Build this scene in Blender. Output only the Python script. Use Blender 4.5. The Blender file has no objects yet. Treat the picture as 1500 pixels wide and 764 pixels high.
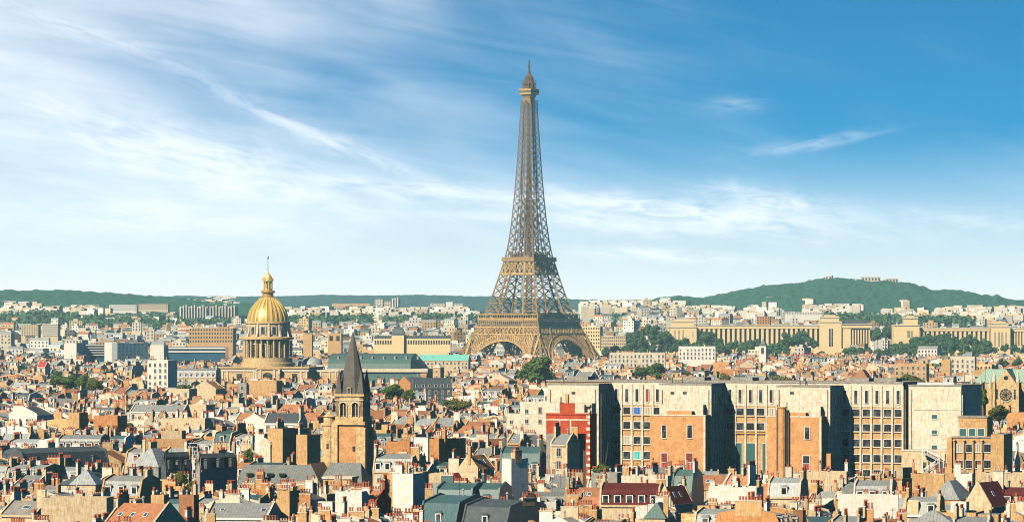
import bpy, math, random
from mathutils import Vector, noise, Matrix
R = math.radians
SC = bpy.context.scene
COL = SC.collection
# ------------------------------------------------------------------ camera
F = 6290.0      # focal length measured in pixels of the 1500 px wide photograph
HY = 468.0      # row of the true horizon
EZ = 57.0       # eye height above the river plain
def X(px, D): return (px - 750.0) / F * D
def Z(py, D): return EZ - (py - HY) / F * D
cam = bpy.data.cameras.new("camera"); camo = bpy.data.objects.new("camera", cam); COL.objects.link(camo)
cam.sensor_width = 36.0; cam.lens = F / 1500.0 * 36.0
cam.shift_y = (HY - 382.0) / 1500.0
camo.location = (0, 0, EZ); camo.rotation_euler = (R(90), 0, 0)
cam.clip_start = 5.0; cam.clip_end = 60000.0
SC.camera = camo
# ------------------------------------------------------------------ world: sky with cirrus
SUN_AZ, SUN_EL = 40.0, 36.0       # degrees to the left of straight behind the camera; elevation
W = bpy.data.worlds.new("World"); SC.world = W; W.use_nodes = True
wn = W.node_tree; wn.nodes.clear()
def wnode(t, **k):
    n = wn.nodes.new(t)
    for a, b in k.items(): setattr(n, a, b)
    return n
def wmath(op, a, b=None, c=None, clamp=False):
    n = wnode('ShaderNodeMath', operation=op); n.use_clamp = clamp
    for i, v in enumerate((a, b, c)):
        if v is None: continue
        if isinstance(v, (int, float)): n.inputs[i].default_value = v
        else: wn.links.new(v, n.inputs[i])
    return n.outputs[0]
tc = wnode('ShaderNodeTexCoord'); sx = wnode('ShaderNodeSeparateXYZ'); wn.links.new(tc.outputs['Generated'], sx.inputs[0])
dx, dy, dz = sx.outputs
az = wmath('ARCTAN2', dx, dy)                     # azimuth from the view axis
hor = wmath('SQRT', wmath('ADD', wmath('MULTIPLY', dx, dx), wmath('MULTIPLY', dy, dy)))
el = wmath('ARCTAN2', dz, hor)                    # elevation
elc = wmath('MAXIMUM', el, 0.0)
# the low sky is shown with the colour of a clearer, higher sky: elevation is stretched near the horizon
elm = wmath('ADD', wmath('MULTIPLY', elc, 0.75), wmath('MULTIPLY', wmath('SUBTRACT', 1.0, wmath('POWER', 2.718, wmath('MULTIPLY', elc, -16.0))), 0.40))
cz = wnode('ShaderNodeCombineXYZ')
wn.links.new(wmath('MULTIPLY', wmath('SINE', az), wmath('COSINE', elm)), cz.inputs[0])
wn.links.new(wmath('MULTIPLY', wmath('COSINE', az), wmath('COSINE', elm)), cz.inputs[1])
wn.links.new(wmath('SINE', elm), cz.inputs[2])
sky = wnode('ShaderNodeTexSky', sky_type='NISHITA'); sky.sun_disc = False
sky.sun_elevation = R(SUN_EL); sky.sun_rotation = R(180 + SUN_AZ)
sky.air_density = 1.0; sky.dust_density = 0.15; sky.ozone_density = 3.0; sky.altitude = 60
wn.links.new(cz.outputs[0], sky.inputs[0])
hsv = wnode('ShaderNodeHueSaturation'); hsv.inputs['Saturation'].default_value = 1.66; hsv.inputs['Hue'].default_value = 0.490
zen = wnode('ShaderNodeMapRange'); zen.interpolation_type = 'SMOOTHSTEP'      # sky out of view dimmed towards the zenith to deepen the shadows
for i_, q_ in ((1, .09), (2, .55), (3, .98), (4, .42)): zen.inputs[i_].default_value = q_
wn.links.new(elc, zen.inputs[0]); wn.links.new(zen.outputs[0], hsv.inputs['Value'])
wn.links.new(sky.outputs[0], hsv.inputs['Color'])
# cloud coordinates: u to the right, v up, in units of 1/1000 rad
u = wmath('MULTIPLY', az, 1000.0); v = wmath('MULTIPLY', el, 1000.0)     # picture spans u -119..119, v 0..75
def wcomb(a, b, c=0.0):
    n = wnode('ShaderNodeCombineXYZ')
    for i, q in enumerate((a, b, c)):
        if isinstance(q, (int, float)): n.inputs[i].default_value = q
        else: wn.links.new(q, n.inputs[i])
    return n.outputs[0]
def wnoise(vec, detail=6, rough=.55, dist=0.0, scale=1.0):
    n = wnode('ShaderNodeTexNoise'); n.inputs['Scale'].default_value = scale; n.inputs['Detail'].default_value = detail
    n.inputs['Roughness'].default_value = rough; n.inputs['Distortion'].default_value = dist
    wn.links.new(vec, n.inputs['Vector']); return n.outputs[0]
def wmap(x, a, b, c=0., d=1.):
    n = wnode('ShaderNodeMapRange'); n.interpolation_type = 'SMOOTHSTEP'
    for i, q in zip((0, 1, 2, 3, 4), (x, a, b, c, d)):
        if isinstance(q, (int, float)): n.inputs[i].default_value = q
        else: wn.links.new(q, n.inputs[i])
    return n.outputs[0]
def lin(a, ka, b, kb, c=0.):   # a*ka + b*kb + c
    return wmath('ADD', wmath('MULTIPLY_ADD', a, ka, c), wmath('MULTIPLY', b, kb))
# streaks sloping down to the right
s1 = wnoise(wcomb(lin(u, .012, v, -.004), lin(u, .014, v, .045)), 5, .45, .5)
s2 = wnoise(wcomb(lin(u, .022, v, -.01, 7.), lin(u, .035, v, .20, 3.)), 5, .5, .7)
big = wnoise(wcomb(lin(u, .012, v, 0., 11.), lin(u, .008, v, .03, 4.)), 3, .5, .3)
front = wmath('MULTIPLY', wmap(v, 210., 85.), wmap(wmath('ABSOLUTE', u), 700., 250.))      # cirrus kept low and ahead, unseen sky left clear to deepen the shadows
left = wmap(u, 95., -125.)                      # more cirrus to the left
low = wmap(v, 62., 4.)
cov = wmath('ADD', wmath('MULTIPLY', left, .50), wmath('MULTIPLY', low, .16))
st = wmath('ADD', wmath('MULTIPLY', s1, .62), wmath('MULTIPLY', s2, .24))
cl = wmap(wmath('ADD', wmath('ADD', st, cov), wmath('MULTIPLY', big, .25)), .56, 1.62, 0., .95)
glow = wmath('MULTIPLY', wmap(v, 46., -6.), .88)       # pale air along the horizon
cl = wmath('SUBTRACT', 1.0, wmath('MULTIPLY', wmath('SUBTRACT', 1.0, cl), wmath('SUBTRACT', 1.0, glow)))
cl = wmath('MULTIPLY', cl, front)
def wisp(u0, v0, slope, lu, lv, k, seed):       # one drawn-out wisp
    du = wmath('SUBTRACT', u, u0); dv = wmath('SUBTRACT', wmath('SUBTRACT', v, v0), wmath('MULTIPLY', du, slope))
    wob = wmath('MULTIPLY', wmath('SUBTRACT', wnoise(wcomb(wmath('MULTIPLY', u, .05), seed), 4), .5), lv * 3.5)
    dv = wmath('ADD', dv, wob)
    e = wmath('ADD', wmath('POWER', wmath('ABSOLUTE', wmath('DIVIDE', du, lu)), 2.), wmath('POWER', wmath('ABSOLUTE', wmath('DIVIDE', dv, lv)), 2.))
    g = wmath('POWER', 2.718, wmath('MULTIPLY', e, -1.))
    tx = wmap(wnoise(wcomb(lin(u, .08, v, 0., seed), lin(u, -.35 * slope, v, .35, seed)), 7, .65, 1.0), .30, .62)
    return wmath('MULTIPLY', wmath('MULTIPLY', g, tx), k)
ws = [wisp(36, 14.7, -.06, 20, 1.5, 1., 1.), wisp(40, 24.5, -.10, 42, 3.2, .8, 2.), wisp(62, 27, -.12, 16, 2.8, .7, 3.), wisp(22, 22., -.07, 44, 1.8, .6, 4.), wisp(-20, 30., -.10, 40, 2.2, .5, 12.), wisp(-60, 30., -.16, 36, 2.6, .5, 13.),
      wisp(-78, 40, -.22, 40, 6, .45, 5.), wisp(-45, 43, -.42, 28, 2., .45, 6.), wisp(-80, 22, -.03, 45, 5, .4, 7.), wisp(70, 41, .16, 14, 1.3, .3, 8.),
      wisp(52, 50, .0, 6, 1.8, .22, 9.), wisp(105, 23, -.06, 30, 2.5, .3, 10.), wisp(-98, 66, -.33, 26, 2.2, .28, 11.)]
for w_ in ws: cl = wmath('SUBTRACT', 1.0, wmath('MULTIPLY', wmath('SUBTRACT', 1.0, cl), wmath('SUBTRACT', 1.0, w_)))
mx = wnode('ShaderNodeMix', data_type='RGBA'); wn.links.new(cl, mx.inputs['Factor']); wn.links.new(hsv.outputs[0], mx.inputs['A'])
SKY_CLOUD = 12.5
mx.inputs['B'].default_value = (SKY_CLOUD * 1.01, SKY_CLOUD * .985, SKY_CLOUD * 1.0, 1)
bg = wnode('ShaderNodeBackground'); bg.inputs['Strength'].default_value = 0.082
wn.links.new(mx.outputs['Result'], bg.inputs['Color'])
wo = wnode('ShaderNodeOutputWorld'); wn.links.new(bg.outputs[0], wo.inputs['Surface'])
# ------------------------------------------------------------------ sun
sl = bpy.data.lights.new("sun", 'SUN'); sl.energy = 5.0; sl.angle = R(0.53); sl.color = (1.0, 0.86, 0.66)
so = bpy.data.objects.new("sun", sl); COL.objects.link(so)
sdir = Vector((-math.sin(R(SUN_AZ)) * math.cos(R(SUN_EL)), -math.cos(R(SUN_AZ)) * math.cos(R(SUN_EL)), math.sin(R(SUN_EL))))
so.rotation_euler = sdir.to_track_quat('Z', 'Y').to_euler()
so.location = (-300, -300, 600)
SC.view_settings.view_transform = 'Standard'; SC.view_settings.look = 'None'
SC.view_settings.gamma = 1.0; SC.view_settings.exposure = 0.58; SC.view_settings.use_curve_mapping = False
SC.cycles.max_bounces = 4; SC.cycles.diffuse_bounces = 0; SC.cycles.glossy_bounces = 2; SC.cycles.volume_bounces = 1
SC.cycles.transmission_bounces = 2; SC.cycles.use_denoising = True; SC.cycles.denoiser = 'OPENIMAGEDENOISE'; SC.cycles.denoising_input_passes = 'RGB_ALBEDO_NORMAL'; SC.cycles.denoising_prefilter = 'ACCURATE'
SC.cycles.sample_clamp_indirect = 4.0
SC.cycles.filter_width = 1.1
# ------------------------------------------------------------------ materials
M = {}
def mat(name, c, rough=.85, kind='wall', c2=None, metal=0., scale=1.0, amt=1.0):
    m = bpy.data.materials.new(name); m.use_nodes = True; t = m.node_tree; b = t.nodes['Principled BSDF']
    b.inputs['Roughness'].default_value = rough; b.inputs['Metallic'].default_value = metal
    L = t.links
    def N(ty, **k):
        n = t.nodes.new(ty)
        for a, q in k.items(): setattr(n, a, q)
        return n
    geo = N('ShaderNodeNewGeometry'); at = N('ShaderNodeAttribute', attribute_name='tint')
    def nz(sc, det=4, rough=.6, vec=None, str_=None):
        mp = N('ShaderNodeMapping'); mp.inputs['Scale'].default_value = sc if isinstance(sc, tuple) else (sc, sc, sc)
        L.new(vec or geo.outputs['Position'], mp.inputs[0])
        n = N('ShaderNodeTexNoise'); n.inputs['Detail'].default_value = det; n.inputs['Roughness'].default_value = rough
        L.new(mp.outputs[0], n.inputs['Vector']); return n.outputs[0]
    def ramp(f, p0, p1, a, b_):
        r = N('ShaderNodeMapRange'); r.inputs[1].default_value = p0; r.inputs[2].default_value = p1; r.inputs[3].default_value = a; r.inputs[4].default_value = b_
        L.new(f, r.inputs[0]); return r.outputs[0]
    def mul(a, b_):
        n = N('ShaderNodeMath', operation='MULTIPLY')
        for i, q in enumerate((a, b_)):
            if isinstance(q, (int, float)): n.inputs[i].default_value = q
            else: L.new(q, n.inputs[i])
        return n.outputs[0]
    def add(a, b_):
        n = N('ShaderNodeMath', operation='ADD')
        for i, q in enumerate((a, b_)):
            if isinstance(q, (int, float)): n.inputs[i].default_value = q
            else: L.new(q, n.inputs[i])
        return n.outputs[0]
    tint = add(mul(at.outputs['Fac'], .28), 1.0)
    rgb = N('ShaderNodeMix', data_type='RGBA'); rgb.inputs['A'].default_value = (*c, 1); rgb.inputs['B'].default_value = (*(c2 or tuple(x * .7 for x in c)), 1)
    fac = None; val = tint
    if kind == 'wall':
        fac = ramp(nz((.16 * scale, .16 * scale, .30 * scale), 5, .7), .42, .60, 0, 1)
        val = mul(tint, mul(ramp(nz((.9, .9, .10), 4, .7), .34, .60, 1 - .36 * amt, 1.06), ramp(nz(1.6, 5, .75), .34, .66, .84, 1.10)))
    elif kind == 'brick':
        a_ = nz((.9 * scale, .9 * scale, 1.6 * scale), 5, .75); b_ = nz(.12, 3)
        fac = ramp(a_, .44, .58, 0, 1); val = mul(tint, ramp(b_, .3, .7, .78, 1.15))
    elif kind == 'roof':
        fac = ramp(nz(.16 * scale, 5, .65), .42, .66, 0, 1)
        tcn = N('ShaderNodeTexCoord')
        wv = N('ShaderNodeTexWave'); wv.bands_direction = 'X'; wv.inputs['Scale'].default_value = .48; wv.inputs['Distortion'].default_value = 0
        L.new(tcn.outputs['Object'], wv.inputs['Vector'])
        val = mul(tint, mul(ramp(nz((.7, .7, .7), 4, .7), .3, .7, .80, 1.14), ramp(wv.outputs['Fac'], .80, 1.0, 1.0, .68)))
    elif kind == 'tile':
        fac = ramp(nz(1.1, 4, .8), .42, .60, 0, 1); val = mul(tint, ramp(nz(.2, 4), .3, .7, .75, 1.15))
    elif kind == 'leaf':
        fac = ramp(nz(.18 * scale, 4, .7), .40, .62, 0, 1); val = mul(tint, ramp(nz(1.2 * scale, 3), .3, .7, .65, 1.3))
    elif kind == 'iron':
        fac = ramp(nz(.08, 3), .4, .6, 0, 1)
    elif kind == 'gold':
        fac = ramp(nz(.9 * scale, 4, .8), .44, .56, 0, 1)
    elif kind == 'land':
        fac = ramp(nz(.02 * scale, 6, .7), .42, .6, 0, 1); val = ramp(nz(.2, 3), .3, .7, .8, 1.2)
    elif kind == 'glass':
        fac = ramp(nz(.12, 2), .50, .58, 0, 1)  # paler patches in the pane colour stand in for reflections
    if fac is not None: L.new(fac, rgb.inputs['Factor'])
    else: rgb.inputs['Factor'].default_value = 0
    vm = N('ShaderNodeVectorMath', operation='SCALE'); L.new(rgb.outputs['Result'], vm.inputs[0]); L.new(val, vm.inputs['Scale'])
    L.new(vm.outputs[0], b.inputs['Base Color'])
    if kind in ('wall', 'brick', 'tile', 'roof') and not name.startswith('far'):
        bp = N('ShaderNodeBump'); bp.inputs['Strength'].default_value = .35; bp.inputs['Distance'].default_value = .12
        L.new(nz(2.5, 3), bp.inputs['Height']); L.new(bp.outputs[0], b.inputs['Normal'])
    if kind in ('wall', 'brick', 'tile', 'leaf', 'land'): b.inputs['Specular IOR Level'].default_value = .15
    M[name] = m; return m
mat('cream', (.70, .58, .39), c2=(.62, .46, .26))
mat('pale', (.76, .69, .55), c2=(.64, .54, .38))
mat('ochre', (.62, .41, .20), c2=(.55, .32, .13))
mat('orange', (.56, .28, .11), c2=(.46, .21, .075))
mat('white', (.80, .77, .70), c2=(.72, .66, .54), amt=.6)
mat('grey', (.38, .36, .32), c2=(.27, .25, .21))
mat('brick', (.50, .19, .06), c2=(.66, .43, .20), kind='brick')
mat('redbrick', (.46, .075, .028), c2=(.40, .06, .025), kind='brick', scale=.5)
mat('limestone', (.72, .54, .29), c2=(.54, .34, .14))
mat('campus', (.78, .71, .57), c2=(.66, .56, .40), amt=1.1)
mat('campus_warm', (.62, .40, .19), c2=(.52, .31, .13), amt=1.0)
mat('zinc', (.24, .27, .27), .42, 'roof', c2=(.34, .34, .31))
mat('zinc_light', (.38, .42, .42), .45, 'roof', c2=(.28, .31, .31))
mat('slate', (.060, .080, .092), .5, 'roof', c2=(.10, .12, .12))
mat('teal', (.05, .12, .13), .45, 'roof', c2=(.08, .15, .15))
mat('green_roof', (.07, .14, .13), .5, 'roof', c2=(.10, .17, .15))
mat('copper', (.16, .55, .46), .6, 'roof', c2=(.22, .60, .50))
mat('patina', (.30, .48, .38), .6, 'roof', c2=(.38, .54, .42))
mat('tile', (.36, .13, .06), .85, 'tile', c2=(.46, .24, .13))
mat('tile_brown', (.30, .13, .06), .85, 'tile', c2=(.40, .20, .10))
mat('maroon', (.13, .026, .02), .8, 'tile', c2=(.09, .02, .018))
mat('red', (.55, .03, .015), .7, 'plain')
mat('pot', (.44, .10, .04), .8, 'plain')
mat('pot_brown', (.30, .10, .05), .8, 'plain')
mat('pot_pale', (.60, .38, .22), .8, 'plain')
mat('flat_roof', (.30, .28, .24), .9, 'roof', c2=(.20, .19, .17), scale=.6)
mat('glass', (.012, .018, .022), .12, 'glass', c2=(.075, .085, .09))
mat('glass_blue', (.03, .10, .16), .10, 'plain')
mat('glass_teal', (.04, .14, .14), .2, 'plain')
mat('blind', (.50, .46, .36), .7, 'plain')
mat('blue_cloth', (.03, .16, .50), .7, 'plain')
mat('cyan_cloth', (.10, .55, .52), .7, 'plain')
mat('red_dark', (.22, .02, .012), .7, 'plain')
mat('frame', (.78, .76, .70), .6, 'plain')
mat('metal', (.35, .36, .36), .4, 'plain')
mat('metal_dark', (.04, .045, .05), .5, 'plain')
mat('pole_blue', (.16, .28, .42), .5, 'plain')
mat('iron', (.34, .22, .095), .5, 'iron', c2=(.26, .165, .075))
mat('iron_shaft', (.26, .175, .09), .5, 'iron', c2=(.17, .12, .07))
mat('iron_gold', (.58, .37, .13), .5, 'iron', c2=(.42, .26, .09))
mat('iron_dark', (.10, .10, .09), .6, 'iron')
mat('gold', (.74, .45, .09), .40, 'gold', c2=(.30, .17, .05), metal=.35)
mat('gold_bright', (1.0, .72, .22), .34, 'plain', metal=.45)
mat('bark', (.10, .07, .045), .9, 'plain')
mat('leaf', (.065, .125, .022), .75, 'leaf', c2=(.11, .17, .03))
mat('leaf_olive', (.11, .13, .022), .75, 'leaf', c2=(.13, .13, .03))
mat('leaf_dark', (.040, .105, .040), .8, 'leaf', c2=(.085, .16, .05), scale=.3)
mat('forest', (.018, .085, .042), .9, 'leaf', c2=(.05, .15, .06), scale=.10)
mat('ground', (.09, .085, .075), .9, 'land', c2=(.13, .12, .10))
mat('far_land', (.05, .075, .04), .9, 'land', c2=(.10, .10, .07), scale=.3)
mat('far_hill', (.02, .08, .07), .9, 'land', c2=(.05, .09, .05), scale=.1)
# ------------------------------------------------------------------ mesh builder
class MB:
    __slots__ = ('v', 'f', 'm', 't')
    def __init__(s): s.v = []; s.f = []; s.m = []; s.t = []
    def add(s, vs, fs, m, t=0.):
        n = len(s.v); s.v.extend(vs)
        for f in fs: s.f.append(tuple(i + n for i in f)); s.m.append(m); s.t.append(t)
        return s
    def box(s, x0, x1, y0, y1, z0, z1, m, top=None, bottom=False):
        s.add([(x0, y0, z0), (x1, y0, z0), (x1, y1, z0), (x0, y1, z0), (x0, y0, z1), (x1, y0, z1), (x1, y1, z1), (x0, y1, z1)],
              [(0, 1, 5, 4), (1, 2, 6, 5), (2, 3, 7, 6), (3, 0, 4, 7)] + ([(3, 2, 1, 0)] if bottom else []), m)
        n = len(s.v) - 8; s.f.append((n + 4, n + 5, n + 6, n + 7)); s.m.append(top or m); s.t.append(0.)
        return s
    def quad(s, a, b, c, d, m): return s.add([a, b, c, d], [(0, 1, 2, 3)], m)
    def extr_x(s, prof, x0, x1, m, caps=None):       # prof: (y,z) counter-clockwise seen from +x; closed polygon
        n = len(prof)
        s.add([(x0, y, z) for y, z in prof] + [(x1, y, z) for y, z in prof], [(i, (i + 1) % n, n + (i + 1) % n, n + i)[::-1] for i in range(n)], m)
        k = len(s.v) - 2 * n
        s.f.append(tuple(k + i for i in range(n))[::-1]); s.f.append(tuple(k + n + i for i in range(n)))
        s.m += [caps or m] * 2; s.t += [0., 0.]
        return s
    def extr_y(s, prof, y0, y1, m, caps=None):       # prof: (x,z)
        n = len(prof)
        s.add([(x, y0, z) for x, z in prof] + [(x, y1, z) for x, z in prof], [(i, (i + 1) % n, n + (i + 1) % n, n + i) for i in range(n)], m)
        k = len(s.v) - 2 * n
        s.f.append(tuple(k + i for i in range(n))[::-1]); s.f.append(tuple(k + n + i for i in range(n)))
        s.m += [caps or m] * 2; s.t += [0., 0.]
        return s
    def lathe(s, prof, n, m, cx=0., cy=0., ph=0., cap=True):   # prof: (r,z) going up
        vs = []
        for r, z in prof:
            for i in range(n):
                a = ph + 2 * math.pi * i / n; vs.append((cx + r * math.cos(a), cy + r * math.sin(a), z))
        fs = []
        for j in range(len(prof) - 1):
            for i in range(n): fs.append((j * n + i, j * n + (i + 1) % n, (j + 1) * n + (i + 1) % n, (j + 1) * n + i))
        if cap: fs.append(tuple((len(prof) - 1) * n + i for i in range(n)))
        return s.add(vs, fs, m)
    def beam(s, p, q, t, m, t2=None):
        p = Vector(p); q = Vector(q); d = (q - p)
        if d.length < 1e-6: return s
        d.normalize(); a = d.cross(Vector((0, 0, 1)))
        if a.length < .02: a = d.cross(Vector((1, 0, 0)))
        a.normalize(); b = d.cross(a); t2 = t2 or t
        vs = []
        for o, tt in ((p, t), (q, t2)):
            for sa, sb in ((-1, -1), (1, -1), (1, 1), (-1, 1)): vs.append(tuple(o + a * sa * tt * .5 + b * sb * tt * .5))
        return s.add(vs, [(0, 1, 5, 4), (1, 2, 6, 5), (2, 3, 7, 6), (3, 0, 4, 7), (4, 5, 6, 7), (3, 2, 1, 0)], m)
    def join(s, o, x=0., y=0., z=0., ang=0., tint=None, mp=None):
        c, sn = math.cos(ang), math.sin(ang); n = len(s.v)
        s.v.extend([(x + a * c - b * sn, y + a * sn + b * c, z + h) for a, b, h in o.v])
        s.f.extend([tuple(i + n for i in f) for f in o.f])
        s.m.extend(o.m if not mp else [mp.get(q, q) for q in o.m]); s.t.extend(o.t if tint is None else [tint] * len(o.f))
        return s
    def mesh(s, name, smooth=False):
        me = bpy.data.meshes.new(name); me.from_pydata(s.v, [], s.f)
        names = list(dict.fromkeys(s.m)); idx = {q: i for i, q in enumerate(names)}
        for q in names: me.materials.append(M[q])
        if len(names) > 1: me.polygons.foreach_set('material_index', [idx[q] for q in s.m])
        if any(s.t):
            a = me.attributes.new('tint', 'FLOAT', 'FACE'); a.data.foreach_set('value', s.t)
        if smooth: me.polygons.foreach_set('use_smooth', [True] * len(s.f))
        me.update(); return me
    def build(s, name, parent=None, loc=None, smooth=False, label=None):
        if not s.f: return None
        o = bpy.data.objects.new(name, s.mesh(name, smooth)); COL.objects.link(o)
        if parent: o.parent = parent
        if loc: o.location = loc
        if label: o['label'] = label
        return o
def empty(name, loc=(0, 0, 0), rz=0.):
    o = bpy.data.objects.new(name, None); COL.objects.link(o); o.location = loc; o.rotation_euler = (0, 0, rz)
    o.empty_display_size = 1; return o
def tag(o, label=None, cat=None, group=None, kind=None):
    if label: o['label'] = label
    if cat: o['category'] = cat
    if group: o['group'] = group
    if kind: o['kind'] = kind
    return o
def inst(name, me, parent=None, loc=(0, 0, 0), rz=0., sc=None):
    o = bpy.data.objects.new(name, me); COL.objects.link(o); o.parent = parent; o.location = loc
    if rz: o.rotation_euler = (0, 0, rz)
    if sc: o.scale = sc
    return o
# ------------------------------------------------------------------ label engine: every label is made to single one thing out
QUEUE = []          # (object, phrase, px, py)
def queue(o, phrase, px, py, cat, group=None): tag(o, None, cat, group); QUEUE.append((o, phrase, px, py))
MARKS = [(40, 608, 'the white gabled house'), (99, 662, 'the long dark mansard'), (129, 705, 'the octagonal zinc pavilion'), (232, 604, 'the long grey roof'),
         (212, 670, 'the hipped zinc roof'), (268, 718, 'the courtyard trees'), (395, 700, 'the grey church roof'), (384, 572, 'the blank tan wall'),
         (507, 640, 'the pointed church tower'), (590, 708, 'the white square stack'), (662, 701, 'the small red roof'), (754, 705, 'the tall white stack'),
         (790, 545, 'the big round tree'), (833, 640, 'the red brick block'), (930, 722, 'the arched maroon roof'), (992, 650, 'the first brick wing'),
         (1074, 726, 'the white blank wall'), (1165, 650, 'the brick wing with chimney'), (1285, 718, 'the grey skylight roof'), (1425, 670, 'the low cream annex'),
         (1435, 722, 'the maroon gable'), (1465, 565, 'the rose window church'), (232, 547, 'the white balcony block'), (392, 470, 'the gold dome'),
         (775, 500, 'the iron tower'), (1090, 492, 'the colonnaded wing'), (1230, 485, 'the great pillared pavilion'), (1330, 480, 'the second pavilion'), (560, 530, 'the dark barrel roof'),
         (150, 452, 'the hillside slab blocks'), (1060, 752, 'the bottom middle houses'), (60, 745, 'the long stained wall')]
ORD = ['first', 'second', 'third', 'fourth', 'fifth', 'sixth', 'seventh', 'eighth', 'ninth', 'tenth', 'eleventh', 'twelfth', 'thirteenth', 'fourteenth', 'fifteenth',
       'sixteenth', 'seventeenth', 'eighteenth', 'nineteenth', 'twentieth']
def resolve_labels():
    grp = {}
    for o, ph, px, py in QUEUE:
        best = min(((px - a) ** 2 + (1.8 * (py - b)) ** 2, a, b, t) for a, b, t in MARKS if t not in ph and not (abs(px - a) < 3 and abs(py - b) < 3))
        d, a, b, t = best
        ddx, ddy = px - a, (py - b) * 1.8
        if abs(ddy) > abs(ddx): rel = 'in front of' if ddy > 0 else 'behind'
        else: rel = 'right of' if ddx > 0 else 'left of'
        grp.setdefault(f'{ph} {rel} {t}', []).append((px, py, o))
    for k, L in grp.items():
        L.sort(key=lambda q: (q[0], q[1]))
        for i, (px, py, o) in enumerate(L):
            n = len(L)
            if n == 1: s = k
            elif i == 0: s = k + ', leftmost'
            elif i == n - 1: s = k + ', rightmost'
            elif i < 19: s = k + f', {ORD[i]} from left'
            else: s = k + f', {ORD[min(n - 1 - i, 19)]} from right'
            o['label'] = s
# ------------------------------------------------------------------ terrain (one sheet reaching the horizon)
def lerp(tab, x):
    if x <= tab[0][0]: return tab[0][1]
    for (a, b), (c, d) in zip(tab, tab[1:]):
        if x <= c: return b + (d - b) * (x - a) / (c - a)
    return tab[-1][1]
HT = [(0, 0), (4250, 0), (4600, 10), (5200, 20), (6000, 29), (7000, 37), (8000, 46), (9500, 52), (13000, 60), (30000, 70)]
def H(x, y):
    px = 750 + F * x / max(y, 100)
    h = lerp(HT, y)
    if y > 4300:
        k = min(1, (y - 4300) / 2500.)
        h += k * 5 * math.exp(-((px - 600) / 120.) ** 2) + k * 19 * math.exp(-((px - 965) / 70.) ** 2) + k * 8 * math.exp(-((px - 1130) / 140.) ** 2)
        h += k * 6 * noise.noise(Vector((x / 500., y / 700., 0)))
    return h
def build_terrain():
    mb = MB(); ys = [-600, 0, 400, 2000, 4250] + [4250 + 250 * i for i in range(1, 22)] + [11000, 12500, 14500, 16300]
    n = 60; rows = []
    for y in ys:
        half = 1500 + max(y, 0) * .45
        for i in range(n + 1):
            x = -half + 2 * half * i / n; mb.v.append((x, y, H(x, y)))
    for j in range(len(ys) - 1):
        for i in range(n):
            a = j * (n + 1) + i; mb.f.append((a, a + 1, a + n + 2, a + n + 1)); mb.m.append('ground' if ys[j + 1] <= 4300 else 'far_land'); mb.t.append(0.)
    o = mb.build('ground'); tag(o, 'ground of streets and rising land under the city', None, kind='structure')
build_terrain()
RIDGE_L = [(-150, 424), (0, 425), (50, 426), (90, 424), (130, 427), (160, 429), (200, 433), (235, 434), (262, 436), (320, 441), (420, 449), (560, 458), (700, 466)]
RIDGE_R = [(860, 462), (900, 452), (945, 441), (975, 434), (1005, 434), (1030, 437), (1045, 434), (1075, 427), (1098, 423), (1130, 418), (1165, 415), (1200, 410), (1215, 408), (1255, 410), (1300, 412), (1330, 414), (1343, 418),
           (1362, 424), (1400, 426), (1420, 428), (1440, 433), (1452, 434), (1462, 433), (1475, 439), (1500, 440), (1560, 446), (1650, 452)]
RIDGE_F = [(-200, 436), (220, 437), (262, 433), (300, 434), (350, 435), (420, 434), (480, 432), (540, 433), (620, 432), (690, 434), (725, 434), (745, 437), (830, 438), (880, 440), (930, 441), (1000, 443), (1600, 444)]
def hill(name, tab, px0, px1, Dr, depth, amp, mt, label, step=2.2, foot=474):
    mb = MB(); n = int((px1 - px0) / step); K = 22
    for j in range(K + 1):
        s = j / K
        D = Dr - depth * (1 - s)
        for i in range(n + 1):
            px = px0 + (px1 - px0) * i / n; zr = Z(lerp(tab, px), Dr); zf = Z(foot, Dr - depth)
            x = X(px, D); base = zf + (zr - zf) * (math.sin(s * math.pi / 2) ** 1.15)
            k = min(1, 4 * s)
            base += k * amp * 3.2 * (1 - s) * noise.noise(Vector((x / 260., D / 420., 2.)))
            lump = noise.noise(Vector((x / 26., D / 60., 0))) + .6 * noise.noise(Vector((x / 11., D / 30., 5.)))
            mb.v.append((x, D, base + k * amp * lump))
    for j in range(K):
        for i in range(n):
            a = j * (n + 1) + i; mb.f.append((a, a + 1, a + n + 2, a + n + 1)); mb.m.append(mt); mb.t.append(0.)
    b = len(mb.v)                                     # the back slope falls away again
    for i in range(n + 1):
        px = px0 + (px1 - px0) * i / n; mb.v.append((X(px, Dr + 1500), Dr + 1500, 40))
    for i in range(n):
        a = K * (n + 1) + i; mb.f.append((a, a + 1, b + i + 1, b + i)); mb.m.append(mt); mb.t.append(0.)
    o = mb.build(name, smooth=False); tag(o, label, None, kind='structure'); return o
hill('hill', RIDGE_L, -150, 690, 8800, 1500, 4.0, 'forest', 'dark green wooded ridge rising behind the city on the left', foot=462)
hill('hill', RIDGE_R, 862, 1640, 9200, 1700, 5.0, 'forest', 'high dark green wooded hill on the right of the skyline', foot=466)
hill('hills', RIDGE_F, -200, 1600, 14500, 2500, 4.0, 'far_hill', 'long pale blue line of hills along the horizon', step=4, foot=455)
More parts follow.
